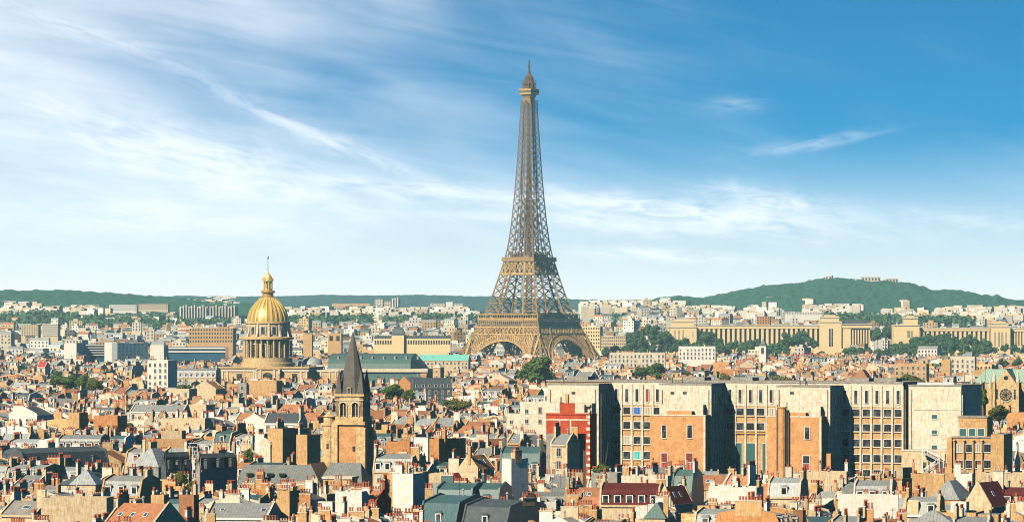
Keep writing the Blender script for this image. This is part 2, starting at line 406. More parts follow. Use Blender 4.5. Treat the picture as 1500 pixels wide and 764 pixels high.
# ------------------------------------------------------------------ haze
def build_haze():
    mb = MB(); mb.v = []
    mb.box(-9200, 9200, -700, 16400, -1.2, 345, 'frame', bottom=True)
    me = bpy.data.meshes.new('haze'); me.from_pydata(mb.v, [], mb.f)
    m = bpy.data.materials.new('haze'); m.use_nodes = True; t = m.node_tree; t.nodes.clear()
    o_ = t.nodes.new('ShaderNodeOutputMaterial'); p = t.nodes.new('ShaderNodeVolumePrincipled')
    p.inputs['Color'].default_value = (.44, .82, 1.0, 1); p.inputs['Density'].default_value = HAZE; p.inputs['Anisotropy'].default_value = 0.0
    t.links.new(p.outputs[0], o_.inputs['Volume']); me.materials.append(m)
    o = bpy.data.objects.new('haze', me); COL.objects.link(o); tag(o, 'thin bluish air between the city and the hills', None, kind='stuff')
HAZE = 4.3e-5
build_haze()
# ------------------------------------------------------------------ lattice tower
def build_tower():
    D = 4100.0; cx = X(775.0, D); ph = R(35.5)
    root = empty('lattice_tower', (cx, D, 0), -ph)
    tag(root, 'tall brown iron lattice tower with two platforms and arched base', 'tower')
    OUT = [(0, 62), (14, 53), (27, 45.5), (40, 39.5), (57, 32.6), (63, 30), (80, 25), (103, 19.3), (115, 16.6), (120, 15.4), (135, 13.4), (150, 11.9), (174, 10.1), (200, 8.5), (228, 7.1), (255, 5.9), (276, 5.2)]
    INN = [(0, 37), (27, 25), (57, 15.2), (63, 14), (80, 10.6), (103, 7.4), (115, 6), (120, 5.4), (150, 2.7), (174, 1.1), (200, .5), (276, .35)]
    def corner(z, sx_, sy_, a, b):
        o, i = lerp(OUT, z), lerp(INN, z); return Vector((sx_ * (o if a else i), sy_ * (o if b else i), z))
    def leg(name, zs, sx_, sy_, tc_, tb, cells, parent, matn='iron'):
        mb = MB(); order = [(1, 1), (0, 1), (0, 0), (1, 0)]
        for z0, z1 in zip(zs, zs[1:]):
            k = (z0 / 276.)
            tcn, tbn = tc_[0] + (tc_[1] - tc_[0]) * (z0 - zs[0]) / (zs[-1] - zs[0]), tb[0] + (tb[1] - tb[0]) * (z0 - zs[0]) / (zs[-1] - zs[0])
            c0 = [corner(z0, sx_, sy_, a, b) for a, b in order]; c1 = [corner(z1, sx_, sy_, a, b) for a, b in order]
            for i in range(4):
                mb.beam(c0[i], c1[i], tcn, matn)
                j = (i + 1) % 4
                mb.beam(c1[i], c1[j], tbn * 1.15, matn)
                n = cells
                for q in range(n):
                    a0 = c0[i].lerp(c0[j], q / n); b0 = c0[i].lerp(c0[j], (q + 1) / n); a1 = c1[i].lerp(c1[j], q / n); b1 = c1[i].lerp(c1[j], (q + 1) / n)
                    mb.beam(a0, b1, tbn, matn); mb.beam(b0, a1, tbn, matn)
                    if q: mb.beam(a0, a1, tbn * 1.1, matn)
        return mb.build(name, parent)
    for sx_ in (-1, 1):
        for sy_ in (-1, 1):
            lg = leg('leg', [0, 8, 16, 24, 32, 40, 47, 54], sx_, sy_, (1.9, 1.6), (.72, .66), 3, root)
            foot = MB(); foot.box(min(sx_ * 36, sx_ * 63), max(sx_ * 36, sx_ * 63), min(sy_ * 36, sy_ * 63), max(sy_ * 36, sy_ * 63), 0, 2.0, 'limestone'); foot.build('footing', lg)
            leg('upper_leg', [57, 65, 73, 81, 88, 95, 101, 107, 113], sx_, sy_, (1.4, 1.1), (.62, .52), 1, root)
    sh = MB(); zs = [116]; 
    while zs[-1] < 266: zs.append(min(268, zs[-1] + 8.6 - 4.4 * (zs[-1] - 116) / 152.))
    for sx_ in (-1, 1):
        for sy_ in (-1, 1):
            order = [(1, 1), (0, 1), (0, 0), (1, 0)]
            for z0, z1 in zip(zs, zs[1:]):
                k = (z0 - 116) / 152.; tcn = 1.05 - .42 * k; tbn = .50 - .17 * k
                c0 = [corner(z0, sx_, sy_, a, b) for a, b in order]; c1 = [corner(z1, sx_, sy_, a, b) for a, b in order]
                for i in range(4):
                    j = (i + 1) % 4; sh.beam(c0[i], c1[i], tcn if i == 0 else tcn * .75, 'iron_shaft')
                    if i in (1, 2) and z0 > 165: continue
                    sh.beam(c1[i], c1[j], tbn, 'iron_shaft'); sh.beam(c0[i], c1[j], tbn, 'iron_shaft'); sh.beam(c0[j], c1[i], tbn, 'iron_shaft')
                if z0 < 186:      # struts that tie the four legs together
                    if sx_ > 0: sh.beam(corner(z1, -1, sy_, 0, 1), corner(z1, 1, sy_, 0, 1), tbn, 'iron_shaft')
                    if sy_ > 0: sh.beam(corner(z1, sx_, -1, 1, 0), corner(z1, sx_, 1, 1, 0), tbn, 'iron_shaft')
    sh.build('shaft', root)
    lf = MB()
    for s in (-1, 1):
        for t in (-1, 1):
            lf.beam((s * 1.3, t * 1.3, 116), (s * 1.0, t * 1.0, 268), .42, 'iron_shaft')
    z = 116
    while z < 264:
        for s in (-1, 1): lf.beam((-1.3, s * 1.3, z), (1.3, s * 1.3, z + 4), .25, 'iron_shaft'); lf.beam((s * 1.3, -1.3, z + 4), (s * 1.3, 1.3, z), .25, 'iron_shaft')
        z += 4
    lf.box(-1.6, 1.6, -1.6, 1.6, 186, 191, 'tile', bottom=True); lf.box(-2.2, 2.2, -2.2, 2.2, 146, 149, 'iron_dark', bottom=True)
    lf.build('lift_shaft', root)
    # first platform
    p = MB(); h = 35.2
    def ring(mb, o, i, z0, z1, m):
        mb.box(-o, o, -o, -i, z0, z1, m, bottom=True); mb.box(-o, o, i, o, z0, z1, m, bottom=True); mb.box(-o, -i, -i, i, z0, z1, m, bottom=True); mb.box(i, o, -i, i, z0, z1, m, bottom=True)
    ring(p, h, 15, 55.6, 57.4, 'iron'); ring(p, h - 1, h - 2.6, 50.2, 55.5, 'iron_dark')  # recess ring behind the consoles coloured dark as painted shade
    p.build('first_platform', root)
    g = MB(); n = 26
    for r in range(4):
        a = r * math.pi / 2; q = MB()
        for i in range(n):
            x = -h + 1 + (2 * h - 2) * i / (n - 1); q.box(x - .28, x + .28, -h + .3, -h + .9, 57.45, 61.6, 'iron_gold')
        q.box(-h, h - 1.6, -h, -h + .18, 57.45, 58.6, 'iron_gold', bottom=True); q.box(-h, h - 5.1, -h, -h + 5, 61.65, 62.5, 'iron_gold', bottom=True)
        for i in range(30):    # consoles under the cornice
            x = -h + .8 + (2 * h - 1.6) * i / 29; q.extr_x([(-h + 1.0, 50.4), (-h + 1.0, 55.5), (-h - .1, 55.5)][::-1], x - .30, x + .30, 'iron_gold')
        g.join(q, ang=a)
    g.build('gallery', root)
    pv = MB()
    for r in range(4):
        q = MB(); q.box(-17, 17, -29, -20, 57.45, 63.8, 'iron_dark', top='iron'); q.box(-13, 13, -29.1, -28.9, 58.4, 61.8, 'glass_blue'); pv.join(q, ang=r * math.pi / 2)
    pv.build('pavilion', root)
    # truss band and arches
    for r in range(4):
        b = MB(); z0, z1 = 43.5, 50.1; n = 17
        o0, o1 = lerp(OUT, z0), lerp(OUT, z1)
        for i in range(n):
            xa0, xb0 = -o0 + 2 * o0 * i / n, -o0 + 2 * o0 * (i + 1) / n; xa1, xb1 = -o1 + 2 * o1 * i / n, -o1 + 2 * o1 * (i + 1) / n
            b.beam((xa0, -o0 - .3, z0), (xb1, -o1 - .3, z1), .55, 'iron_gold'); b.beam((xb0, -o0 - .3, z0), (xa1, -o1 - .3, z1), .55, 'iron_gold'); b.beam((xa0, -o0 - .3, z0), (xa1, -o1 - .3, z1), .5, 'iron_gold')
        b.beam((-o0, -o0 - .3, z0), (o0, -o0 - .3, z0), 1.2, 'iron_gold'); b.beam((-o1, -o1 - .3, z1), (o1, -o1 - .3, z1), 1.4, 'iron_gold')
        f = MB(); f.join(b, ang=r * math.pi / 2); f.build('truss', root)
        q = MB(); N_ = 44; pts = []
        for i in range(N_ + 1):
            t = math.pi * i / N_
            a = (36.0 * math.cos(t), 5 + 32.5 * math.sin(t)); c = (40.6 * math.cos(t), 5 + 38.3 * math.sin(t))
            pts.append((a, c))
        def P3(w): return (w[0], -lerp(OUT, w[1]) - .5, w[1])
        for i in range(N_):
            (a0, c0), (a1, c1) = pts[i], pts[i + 1]
            q.beam(P3(a0), P3(a1), 1.5, 'iron_gold'); q.beam(P3(c0), P3(c1), 1.1, 'iron_gold'); q.beam(P3(a0), P3(c0), .6, 'iron_gold')
            q.beam(P3(a0), P3(c1), .5, 'iron_gold'); q.beam(P3(a1), P3(c0), .5, 'iron_gold')
            am, cm = ((a0[0] + a1[0]) / 2, (a0[1] + a1[1]) / 2), ((a0[0] * .5 + c0[0] * .5), (a0[1] * .5 + c0[1] * .5))
        for i in range(2, N_ - 1):     # spandrel web between arch and truss band
            c0 = pts[i][1]
            if c0[1] < 41 and abs(c0[0]) < lerp(INN, c0[1]) + 9:
                q.beam(P3(c0), P3((c0[0] * 1.0, 43.5)), .5, 'iron_gold')
                c1 = pts[i + (1 if c0[0] > 0 else -1)][1]; q.beam(P3(c0), P3((c1[0], 43.5)), .45, 'iron_gold')
        f = MB(); f.join(q, ang=r * math.pi / 2); f.build('arch', root)
    # second platform
    s = MB(); h = 18.9; ring(s, h, 5, 112.6, 115.2, 'iron'); ring(s, h - .2, h - .6, 115.25, 116.5, 'iron')
    s.build('second_platform', root)
    s = MB()
    for r in range(4):
        q = MB(); z0, z1 = 101.5, 112.5; o0, o1 = lerp(OUT, z0) + .2, lerp(OUT, z1) + .2; n = 7
        for i in range(n):
            xa0, xb0 = -o0 + 2 * o0 * i / n, -o0 + 2 * o0 * (i + 1) / n; xa1, xb1 = -o1 + 2 * o1 * i / n, -o1 + 2 * o1 * (i + 1) / n
            q.beam((xa0, -o0, z0), (xb1, -o1, z1), .75, 'iron_gold'); q.beam((xb0, -o0, z0), (xa1, -o1, z1), .75, 'iron_gold'); q.beam((xa0, -o0, z0), (xa1, -o1, z1), .7, 'iron_gold')
        q.box(-o0 - .3, o0 - .8, -o0 - .3, -o0 + .5, 99.6, 101.6, 'iron_gold', bottom=True)
        s.join(q, ang=r * math.pi / 2)
    s.build('upper_truss', root)
    s = MB()
    for r in range(4):
        q = MB(); q.box(-12, 11.6, -12.4, -8, 115.3, 119.6, 'iron_dark', top='iron'); q.box(-10, -4, -12.7, -12.5, 116, 118.6, 'tile_brown'); q.box(3, 8, -12.7, -12.5, 116, 118.6, 'blind')
        for i in range(9): q.box(-14 + 3.5 * i - .25, -14 + 3.5 * i + .25, -14.5, -14, 115.3, 121, 'iron')
        q.box(-14.6, 13.8, -14.6, -13.6, 120.6, 121.1, 'iron', bottom=True)
        s.join(q, ang=r * math.pi / 2)
    s.build('upper_pavilion', root)
    # summit
    s = MB(); s.lathe([(5.4, 263), (5.6, 268), (7.6, 271.6)], 4, 'iron', ph=math.pi / 4); s.build('bracket', root)
    s = MB(); s.lathe([(9.4, 271.6), (9.6, 272.4), (9.6, 276.2), (9.8, 276.3), (9.8, 277)], 4, 'iron_gold', ph=math.pi / 4)
    s.lathe([(9.65, 273.2), (9.65, 275.4)], 4, 'iron_dark', ph=math.pi / 4)
    s.build('summit_gallery', root)
    s = MB(); s.lathe([(5.6, 277), (5.4, 281.5), (6.9, 281.7), (6.7, 282.5), (4.4, 284.0), (4.2, 287), (4.6, 287.3), (2.9, 289.5), (1.6, 291), (1.4, 294), (.8, 296)], 8, 'iron_shaft', ph=R(22.5))
    for a in range(12):
        c, d = math.cos(a * .5236), math.sin(a * .5236); s.beam((6.9 * c, 6.9 * d, 277), (6.5 * c, 6.5 * d, 282), .35, 'iron_gold'); s.beam((5.0 * c, 5.0 * d, 283), (2.4 * c, 2.4 * d, 290.5), .3, 'iron_gold'); s.build('summit_cabin', root)
    s = MB(); s.lathe([(.8, 295.5), (.6, 300), (.5, 304), (.18, 304.5), (.12, 312)], 6, 'iron_dark'); 
    for z_, l in ((297.5, 2.0), (299.5, 1.4), (302, 1.2)): s.box(-l, l, -.2, .2, z_, z_ + .5, 'iron_dark', bottom=True); s.box(-.2, .2, -l, l, z_ + .6, z_ + 1.1, 'iron_dark', bottom=True)
    s.build('antenna', root)
    for a in range(8):
        c, d = math.cos(a * .785), math.sin(a * .785); MB().beam((6.2 * c, 6.2 * d, 282), (8.2 * c, 8.2 * d, 286), .35, 'iron_dark').build('aerial', root)
build_tower()
# ------------------------------------------------------------------ local frames fixed to a wall seen at a given place
class Fr:
    def __init__(s, px, D, phi):
        s.ax, s.ay, s.phi = X(px, D), D, R(phi); s.c, s.s = math.cos(s.phi), math.sin(s.phi)
    def u(s, px, y=0.):
        k = (px - 750) / F; return (k * (s.ay + y * s.c) - s.ax - y * s.s) / (s.c + k * s.s)
    def z(s, py, u=0., y=0.): return EZ - (py - HY) / F * (s.ay - u * s.s + y * s.c)
    def w(s, u, y, z=0.): return (s.ax + u * s.c + y * s.s, s.ay - u * s.s + y * s.c, z)
    def root(s, name): return empty(name, (s.ax, s.ay, 0), -s.phi)
PROT = []      # (px0, px1, lowest visible row, D): nothing nearer may rise into these
FOOT = []      # (x, y, radius): ground already built on
def protect(px0, px1, pyb, D, x=None, y=None, r=None):
    PROT.append((px0, px1, pyb, D))
    if r: FOOT.append((x, y, r))
# ------------------------------------------------------------------ small repeated pieces of houses
PROTO = {}
def _win(wd, ht, glass, blind=None):
    m = MB(); t = .09
    m.box(-wd / 2 - t, -wd / 2, -.12, 0, -t, ht + t, 'frame'); m.box(wd / 2, wd / 2 + t, -.12, 0, -t, ht + t, 'frame')
    m.box(-wd / 2, wd / 2, -.12, 0, ht, ht + t, 'frame', bottom=True); m.box(-wd / 2 - .15, wd / 2 + .15, -.22, 0, -t - .06, 0, 'frame', bottom=True)
    m.quad((-wd / 2, -.03, 0), (wd / 2, -.03, 0), (wd / 2, -.03, ht), (-wd / 2, -.03, ht), glass)
    if blind: m.quad((-wd / 2, -.05, ht * (1 - blind)), (wd / 2, -.05, ht * (1 - blind)), (wd / 2, -.05, ht), (-wd / 2, -.05, ht), 'blind')
    m.box(-.03, .03, -.07, -.02, 0, ht, 'frame')
    return m
PROTO['window'] = _win(1.1, 2.0, 'glass'); PROTO['window_b'] = _win(1.1, 2.0, 'glass', .4); PROTO['window_s'] = _win(.9, 1.1, 'glass')
PROTO['window_q'] = MB().quad((-.6, -.05, 0), (.6, -.05, 0), (.6, -.05, 2.0), (-.6, -.05, 2.0), 'glass')
def _dormer(roofm, arch=False):
    m = MB()
    m.box(-.75, .75, 0, 1.9, 0, 1.9, roofm if not arch else 'frame')
    m.extr_y([(-.95, 1.9), (.95, 1.9), (.5, 2.25), (-.5, 2.25)], -.2, 1.9, roofm)
    m.box(-.75, -.55, -.06, 0, 0, 1.9, 'frame'); m.box(.55, .75, -.06, 0, 0, 1.9, 'frame'); m.box(-.55, .55, -.06, 0, 1.65, 1.9, 'frame', bottom=True); m.box(-.55, .55, -.08, 0, 0, .15, 'frame')
    m.quad((-.55, -.02, .15), (.55, -.02, .15), (.55, -.02, 1.65), (-.55, -.02, 1.65), 'glass')
    return m
for q in ('zinc', 'slate', 'teal', 'maroon', 'zinc_light', 'tile', 'tile_brown', 'green_roof'): PROTO['dormer_' + q] = _dormer(q)
PROTO['pot'] = MB().lathe([(.21, 0), (.17, .55), (.22, .58), (.20, .72)], 6, 'pot')
PROTO['pot_brown'] = MB().lathe([(.19, 0), (.15, .75), (.24, .8), (.22, 1.0)], 6, 'pot_brown'); PROTO['pot_pale'] = MB().lathe([(.17, 0), (.15, .42), (.19, .5)], 6, 'pot_pale')
PROTO['pot_tall'] = MB().lathe([(.20, 0), (.15, .9), (.26, .95), (.0, 1.25)], 6, 'pot', cap=False)
PROTO['pot_q'] = MB().lathe([(.23, 0), (.18, .7)], 4, 'pot')
PROTO['skylight'] = MB().box(-.45, .45, -.6, .6, 0, .10, 'frame').quad((-.36, -.5, .104), (.36, -.5, .104), (.36, .5, .104), (-.36, .5, .104), 'glass_blue')
PROTO['vent'] = MB().lathe([(.15, 0), (.15, 1.3), (.3, 1.3), (.3, 1.5), (.05, 1.7)], 6, 'metal')
PROTO['aerial'] = MB().beam((0, 0, 0), (0, 0, 3.2), .07, 'metal_dark').beam((-.8, 0, 3.0), (.8, 0, 3.0), .06, 'metal_dark').beam((-.6, 0, 2.7), (.6, 0, 2.7), .05, 'metal_dark')
PNAME = {'window': 'window', 'window_b': 'window', 'window_s': 'window', 'pot': 'pot', 'pot_tall': 'pot', 'skylight': 'skylight', 'vent': 'vent_pipe', 'aerial': 'aerial'}
def prof_roof(style, d, h, rise):
    if style == 'mansard': return [(-d / 2, h), (d / 2, h), (d / 2 - 1.3, h + rise * .74), (0, h + rise), (-d / 2 + 1.3, h + rise * .74)]
    if style == 'gable': return [(-d / 2 - .25, h - .1), (d / 2 + .25, h - .1), (0, h + rise)]
    if style == 'shed': return [(-d / 2 - .2, h), (d / 2 + .1, h), (d / 2 + .1, h + rise)]
def roof_z(style, d, h, rise, y):
    if style == 'mansard':
        t = abs(y); a = d / 2 - 1.3
        return h + rise - (rise * .26) * t / a if t < a else h + rise * .74 * (d / 2 - t) / 1.3
    if style == 'gable': return h + rise * (1 - abs(y) / (d / 2))
    if style == 'shed': return h + rise * (y + d / 2) / d
    return h
def house(rg, w, d, h, style, wall, roof, lod, pent=True, rise=None, party=None, fw=True, ew=False, stacks=None, dorm=None, rows=3):
    """one house about its own centre: body mesh, roof mesh, chimneys and the places of its repeated pieces"""
    body, rf, ch, pl = MB(), MB(), [], []
    rise = rise or {'mansard': 3.6, 'gable': d * .26, 'shed': 1.5, 'flat': .6, 'hip': min(w, d) * .28}[style]
    party = party or wall
    if style in ('mansard', 'gable', 'shed'):
        body.box(-w / 2, w / 2, -d / 2, d / 2, 0, h, wall)
        pr = prof_roof(style, d, h, rise); rf.extr_x(pr, -w / 2 + .35, w / 2 - .35, roof)
        cx_ = sum(y for y, _ in pr) / len(pr)
        pp = [(-d / 2 - .05, h - .5), (d / 2 + .05, h - .5)] + [(y * 1.0, z + .45) for y, z in pr[0:0]] 
        if style == 'mansard': pp = [(-d / 2 - .06, h - .8), (d / 2 + .06, h - .8), (d / 2 + .06, h + .35), (d / 2 - 1.1, h + rise * .74 + .4), (0, h + rise + .4), (-d / 2 + 1.1, h + rise * .74 + .4), (-d / 2 - .06, h + .35)]
        elif style == 'gable': pp = [(-d / 2 - .06, h - .8), (d / 2 + .06, h - .8), (d / 2 + .06, h + .3), (0, h + rise + .45), (-d / 2 - .06, h + .3)]
        else: pp = [(-d / 2 - .06, h - .8), (d / 2 + .15, h - .8), (d / 2 + .15, h + rise + .35), (-d / 2 - .06, h + .4)]
        for s in (-1, 1):
            a, b = (w / 2 - .34, w / 2 + .03); body.extr_x(pp, min(s * a, s * b), max(s * a, s * b), party)
        if lod < 2: body.box(-w / 2 + .34, w / 2 - .34, -d / 2 - .3, -d / 2, h - .45, h - .05, 'frame' if wall in ('white', 'pale') else wall, bottom=True)
    elif style == 'flat':
        body.box(-w / 2, w / 2, -d / 2, d / 2, 0, h, wall, top=roof)
        for a in ((-w / 2, w / 2, -d / 2, -d / 2 + .3), (-w / 2, w / 2, d / 2 - .3, d / 2), (-w / 2, -w / 2 + .3, -d / 2 + .3, d / 2 - .3), (w / 2 - .3, w / 2, -d / 2 + .3, d / 2 - .3)):
            body.box(*a, h, h + .7, wall)
        if w > 5 and d > 5 and pent:
            pw, pd = w * rg.uniform(.25, .5), d * rg.uniform(.3, .5); ox, oy = rg.uniform(-.2, .2) * w, rg.uniform(-.1, .2) * d
            rf.box(ox - pw / 2, ox + pw / 2, oy - pd / 2, oy + pd / 2, h + .02, h + rg.uniform(1.8, 3.2), party, top=roof)
            if lod < 2: rf.box(ox + pw / 2 + .5, ox + pw / 2 + 1.6, oy - .8, oy + .6, h + .02, h + 1.1, 'metal')
        rf.box(-w / 2 + .31, w / 2 - .31, -d / 2 + .31, d / 2 - .31, h - .02, h + .06, roof)
    elif style == 'hip':
        body.box(-w / 2, w / 2, -d / 2, d / 2, 0, h, wall); k = min(w, d) / 2 * .92
        a, b, c_, e = w / 2 + .25, d / 2 + .25, max(w / 2 - k, .02), max(d / 2 - k, .02)
        rf.add([(-a, -b, h), (a, -b, h), (a, b, h), (-a, b, h), (-c_, -e, h + rise), (c_, -e, h + rise), (c_, e, h + rise), (-c_, e, h + rise)],
               [(0, 1, 5, 4), (1, 2, 6, 5), (2, 3, 7, 6), (3, 0, 4, 7), (4, 5, 6, 7)], roof)
    # lean-tos, lift housings and odd bits of wall that crowd the roofs
    if pent and lod < 3:
        for i in range(rg.choice((0, 1, 1, 2, 3) if lod == 1 else (0, 0, 1, 2))):
            bw_, bd_ = rg.uniform(.8, 3.4), rg.uniform(.8, 3.4); ox, oy = rg.uniform(-.5, .5) * (w - bw_), rg.choice((-.5, .5, rg.uniform(-.5, .5))) * (d - bd_)
            zt_ = h + rg.uniform(-1.5, rise * .9 + .6); m_ = rg.choice((party, 'pale', 'white', 'ochre', 'cream', 'grey', 'tile_brown'))
            if rg.random() < .5: body.box(ox - bw_ / 2, ox + bw_ / 2, oy - bd_ / 2 - .02, oy + bd_ / 2 + .02, h - 3, zt_, m_, top=rg.choice((roof, 'flat_roof', 'zinc_light')))
            else: body.extr_x([(oy - bd_ / 2, h - 3), (oy + bd_ / 2, h - 3), (oy + bd_ / 2, zt_), (oy - bd_ / 2, zt_ - rg.uniform(.4, 1.4))], ox - bw_ / 2, ox + bw_ / 2, m_)
    # chimney stacks standing on the party walls
    ns = rg.choice((1, 2, 2, 3, 3, 4) if lod == 1 else (1, 2, 2, 3)) if stacks is None else stacks
    ends = [-1, 1]; rg.shuffle(ends)
    for i in range(ns):
        L = rg.uniform(1.3, min(5.0, d * .40)); th = rg.uniform(.4, .7); s = ends[i % 2]
        y = rg.uniform(-d / 2 + L / 2 + 1.0, d / 2 - L / 2 - 1.0) if d > L + 2.2 else 0
        if i >= 2: x = rg.uniform(-.35, .35) * w; L *= .6; th *= .9
        else: x = s * (w / 2 - th / 2 + .06)
        zt = h + (rise if style not in ('flat',) else .8) + rg.uniform(.5, 2.4); zb = min(roof_z(style, d, h, rise, y - L / 2), roof_z(style, d, h, rise, y + L / 2)) - .6 if style in ('mansard', 'gable', 'shed') else h - .2
        c = MB(); m_ = rg.choice([party, party, wall, 'ochre', 'cream', 'brick', 'pale', 'white'])
        if rg.random() < .35: L, th2 = th, L; x0, x1, y0, y1 = x - th2 / 2 * .6, x + th2 / 2 * .6, y - th / 2, y + th / 2
        else: x0, x1, y0, y1 = x - th / 2, x + th / 2, y - L / 2, y + L / 2
        c.box(x0, x1, y0, y1, zb, zt - .2, m_); c.box(x0 - .07, x1 + .07, y0 - .07, y1 + .07, zt - .2, zt, 'pale' if m_ != 'pale' else 'grey', bottom=True)
        n = max(2, int(max(x1 - x0, y1 - y0) / (.52 if lod < 2 else .75))); pots = []
        for k in range(n):
            if rg.random() < .1: continue
            f = (k + .5) / n; pots.append((x0 + (x1 - x0) * f if x1 - x0 > y1 - y0 else x, y0 + (y1 - y0) * f if y1 - y0 >= x1 - x0 else y, zt))
        ch.append((c, pots, rg.choice(('pot', 'pot', 'pot', 'pot_tall', 'pot_brown', 'pot_pale'))))
    # dormers, windows, skylights
    if style == 'mansard' and (dorm is None or dorm):
        n = dorm or max(1, int((w - 1.6) / 2.7))
        for k in range(n):
            x = -w / 2 + (w) * (k + .5) / n; pl.append(('dormer_' + roof, x, -d / 2 + .25, h + .25, 0.))
        if lod < 2 and d < 99:
            for k in range(n): pl.append(('dormer_' + roof, -w / 2 + w * (k + .5) / n, d / 2 - .25, h + .25, math.pi))
    if fw:
        n = max(1, int((w - 1.0) / 2.6)); q = 'window_q' if lod >= 2 else None
        for r_ in range(rows):
            z = h - 2.9 - 3.1 * r_
            if z < 1: break
            for k in range(n):
                if rg.random() < .06: continue
                pl.append((q or rg.choice(('window', 'window', 'window_b')), -w / 2 + w * (k + .5) / n, -d / 2, z, 0.))
    if ew:
        for r_ in range(rows):
            for k in range(rg.choice((1, 2, 2, 3))):
                y = rg.uniform(-d / 2 + 1.2, d / 2 - 1.2); pl.append(('window_q' if lod >= 2 else 'window_s', (w / 2 + .03) , y, h - 2.6 - 3 * r_, math.pi / 2)); pl.append(('window_q' if lod >= 2 else 'window_s', -(w / 2 + .03), -y, h - 2.6 - 3 * r_, -math.pi / 2))
    sk = []
    if lod < 2 and style in ('gable', 'shed') and rg.random() < .8:
        for k in range(rg.choice((1, 2, 3))):
            y = -d / 4; x = rg.uniform(-w / 2 + 1.2, w / 2 - 1.2)
            if style == 'gable': sk.append((x, y, roof_z(style, d, h, rise, y) + .05, math.atan2(rise, d / 2)))
    if lod < 2 and rg.random() < .5: pl.append(('aerial', rg.uniform(-.3, .3) * w, rg.uniform(-.1, .1) * d, roof_z(style, d, h, rise, 0) - .1 if style in ('mansard', 'gable') else h + .1, rg.uniform(0, 3)))
    if lod < 2 and rg.random() < .6: pl.append(('vent', rg.uniform(-.35, .35) * w, rg.uniform(0, .1) * d, roof_z(style, d, h, rise, 0) - .3 if style in ('mansard', 'gable') else h, 0))
    return body, rf, ch, pl, sk, rise
def place_near(name, x, y, ang, hs, tint, pots_single, z0=0.):
    body, rf, ch, pl, sk, rise = hs
    root = empty(name, (x, y, z0), ang)
    for q in (body, rf):
        q.t = [tint] * len(q.f)
    body.build('wall', root); rf.build('roof', root)
    for c, pots, pk in ch:
        c.t = [tint * .5] * len(c.f); co = c.build('chimney', root)
        if pots_single:
            for p in pots: inst('pot', PM[pk], co, p)
        elif pots:
            q = MB()
            for p in pots: q.join(PROTO['pot'], *p)
            q.build('terracotta_pots', co)
    for k, a, b, c_, r_ in pl:
        inst('dormer' if k.startswith('dormer') else PNAME.get(k, 'window'), PM[k], root, (a, b, c_), r_)
    for a, b, c_, s_ in sk:
        o = inst('skylight', PM['skylight'], root, (a, b, c_)); o.rotation_euler = (s_, 0, 0)
    return root
PM = {k: v.mesh(k) for k, v in PROTO.items()}
def merge(mass, x, y, ang, hs, tint, lod, z0=0.):
    body, rf, ch, pl, sk, rise = hs; h = MB(); h.join(body); h.join(rf)
    for c, pots, pk in ch:
        h.join(c)
        if lod <= 2:
            for p in pots: h.join(PROTO['pot_q'], *p)
        elif pots:
            xs = [p[0] for p in pots]; ys_ = [p[1] for p in pots]; h.box(min(xs) - .15, max(xs) + .15, min(ys_) - .15, max(ys_) + .15, pots[0][2], pots[0][2] + .7, 'pot')
    for k, a, b, c_, r_ in pl: h.join(PROTO[k], a, b, c_, r_)
    mass.join(h, x, y, z0, ang, tint)
# ------------------------------------------------------------------ houses picked out one by one from the view
HAND = []
def hh(px0, px1, pyt, pyb, label, style='flat', wall='cream', roof='zinc', d=11, phi=20, D=None, end=False, name='house', cat='house', rise=None, stacks=None, fw=True, ew=False, dorm=None, rows=3, party=None, tint=0., seed=0):
    """front wall between px0 and px1; pyt = row of the top of the roof; pyb = lowest row seen"""
    D = D or 38.0 * F / (pyb - HY)
    fr = Fr(px0, D, phi); w = fr.u(px1)
    rg = random.Random(int(px0 * 7 + pyt * 13 + seed))
    W_, D_ = (d, w) if end else (w, d)
    rr = rise or {'mansard': 3.6, 'gable': D_ * .26, 'shed': 1.5, 'flat': .7, 'hip': min(W_, D_) * .28}[style]
    ztop = fr.z(pyt, w / 2); h = max(4, ztop - rr)
    lod = 0
    hs = house(rg, W_, D_, h, style, wall, roof, lod, pent=False, rise=rr if rise else None, stacks=stacks, fw=fw and not end, ew=ew, dorm=dorm, rows=rows, party=party)
    x, y, _ = fr.w(w / 2, d / 2)
    root = place_near(name, x, y, -fr.phi + (math.pi / 2 if end else 0), hs, tint, D < 1500)
    tag(root, label, cat)
    protect(px0 - 1, px1 + 4, pyb, D, x, y, max(w, d) * .5 + 3.0)
    return root
# left side
hh(13, 54, 596, 624, 'tall white gabled house with small windows at the far left', 'gable', 'white', 'slate', 12, 22, end=True, stacks=1, ew=True, rows=2, rise=2.6)
hh(84, 146, 637, 660, 'long grey mansard building with a row of white dormers', 'mansard', 'grey', 'zinc', 12, 10, fw=False, dorm=6, rise=4.2, name='long_house')
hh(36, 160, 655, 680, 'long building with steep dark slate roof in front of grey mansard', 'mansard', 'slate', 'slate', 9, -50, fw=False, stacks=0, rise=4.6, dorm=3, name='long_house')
hh(103, 140, 688, 720, 'eight sided pavilion with pale zinc roof and cream walls', 'hip', 'cream', 'zinc_light', 8, 8, stacks=0, rise=3.2, name='pavilion', cat='pavilion', rows=1)
hh(148, 205, 697, 724, 'steep grey zinc mansard with three dormers and pots above', 'mansard', 'ochre', 'zinc', 10, 24, dorm=3, rise=4.2, stacks=2)
hh(189, 232, 657, 690, 'light zinc hipped roof house with two dormers', 'hip', 'grey', 'zinc_light', 12, 22, stacks=1, rise=4.5)
hh(236, 243, 662, 692, 'dark slate mansard with close white dormers in shade', 'mansard', 'slate', 'slate', 9, 42, end=True, dorm=3, stacks=1, rise=4.4)
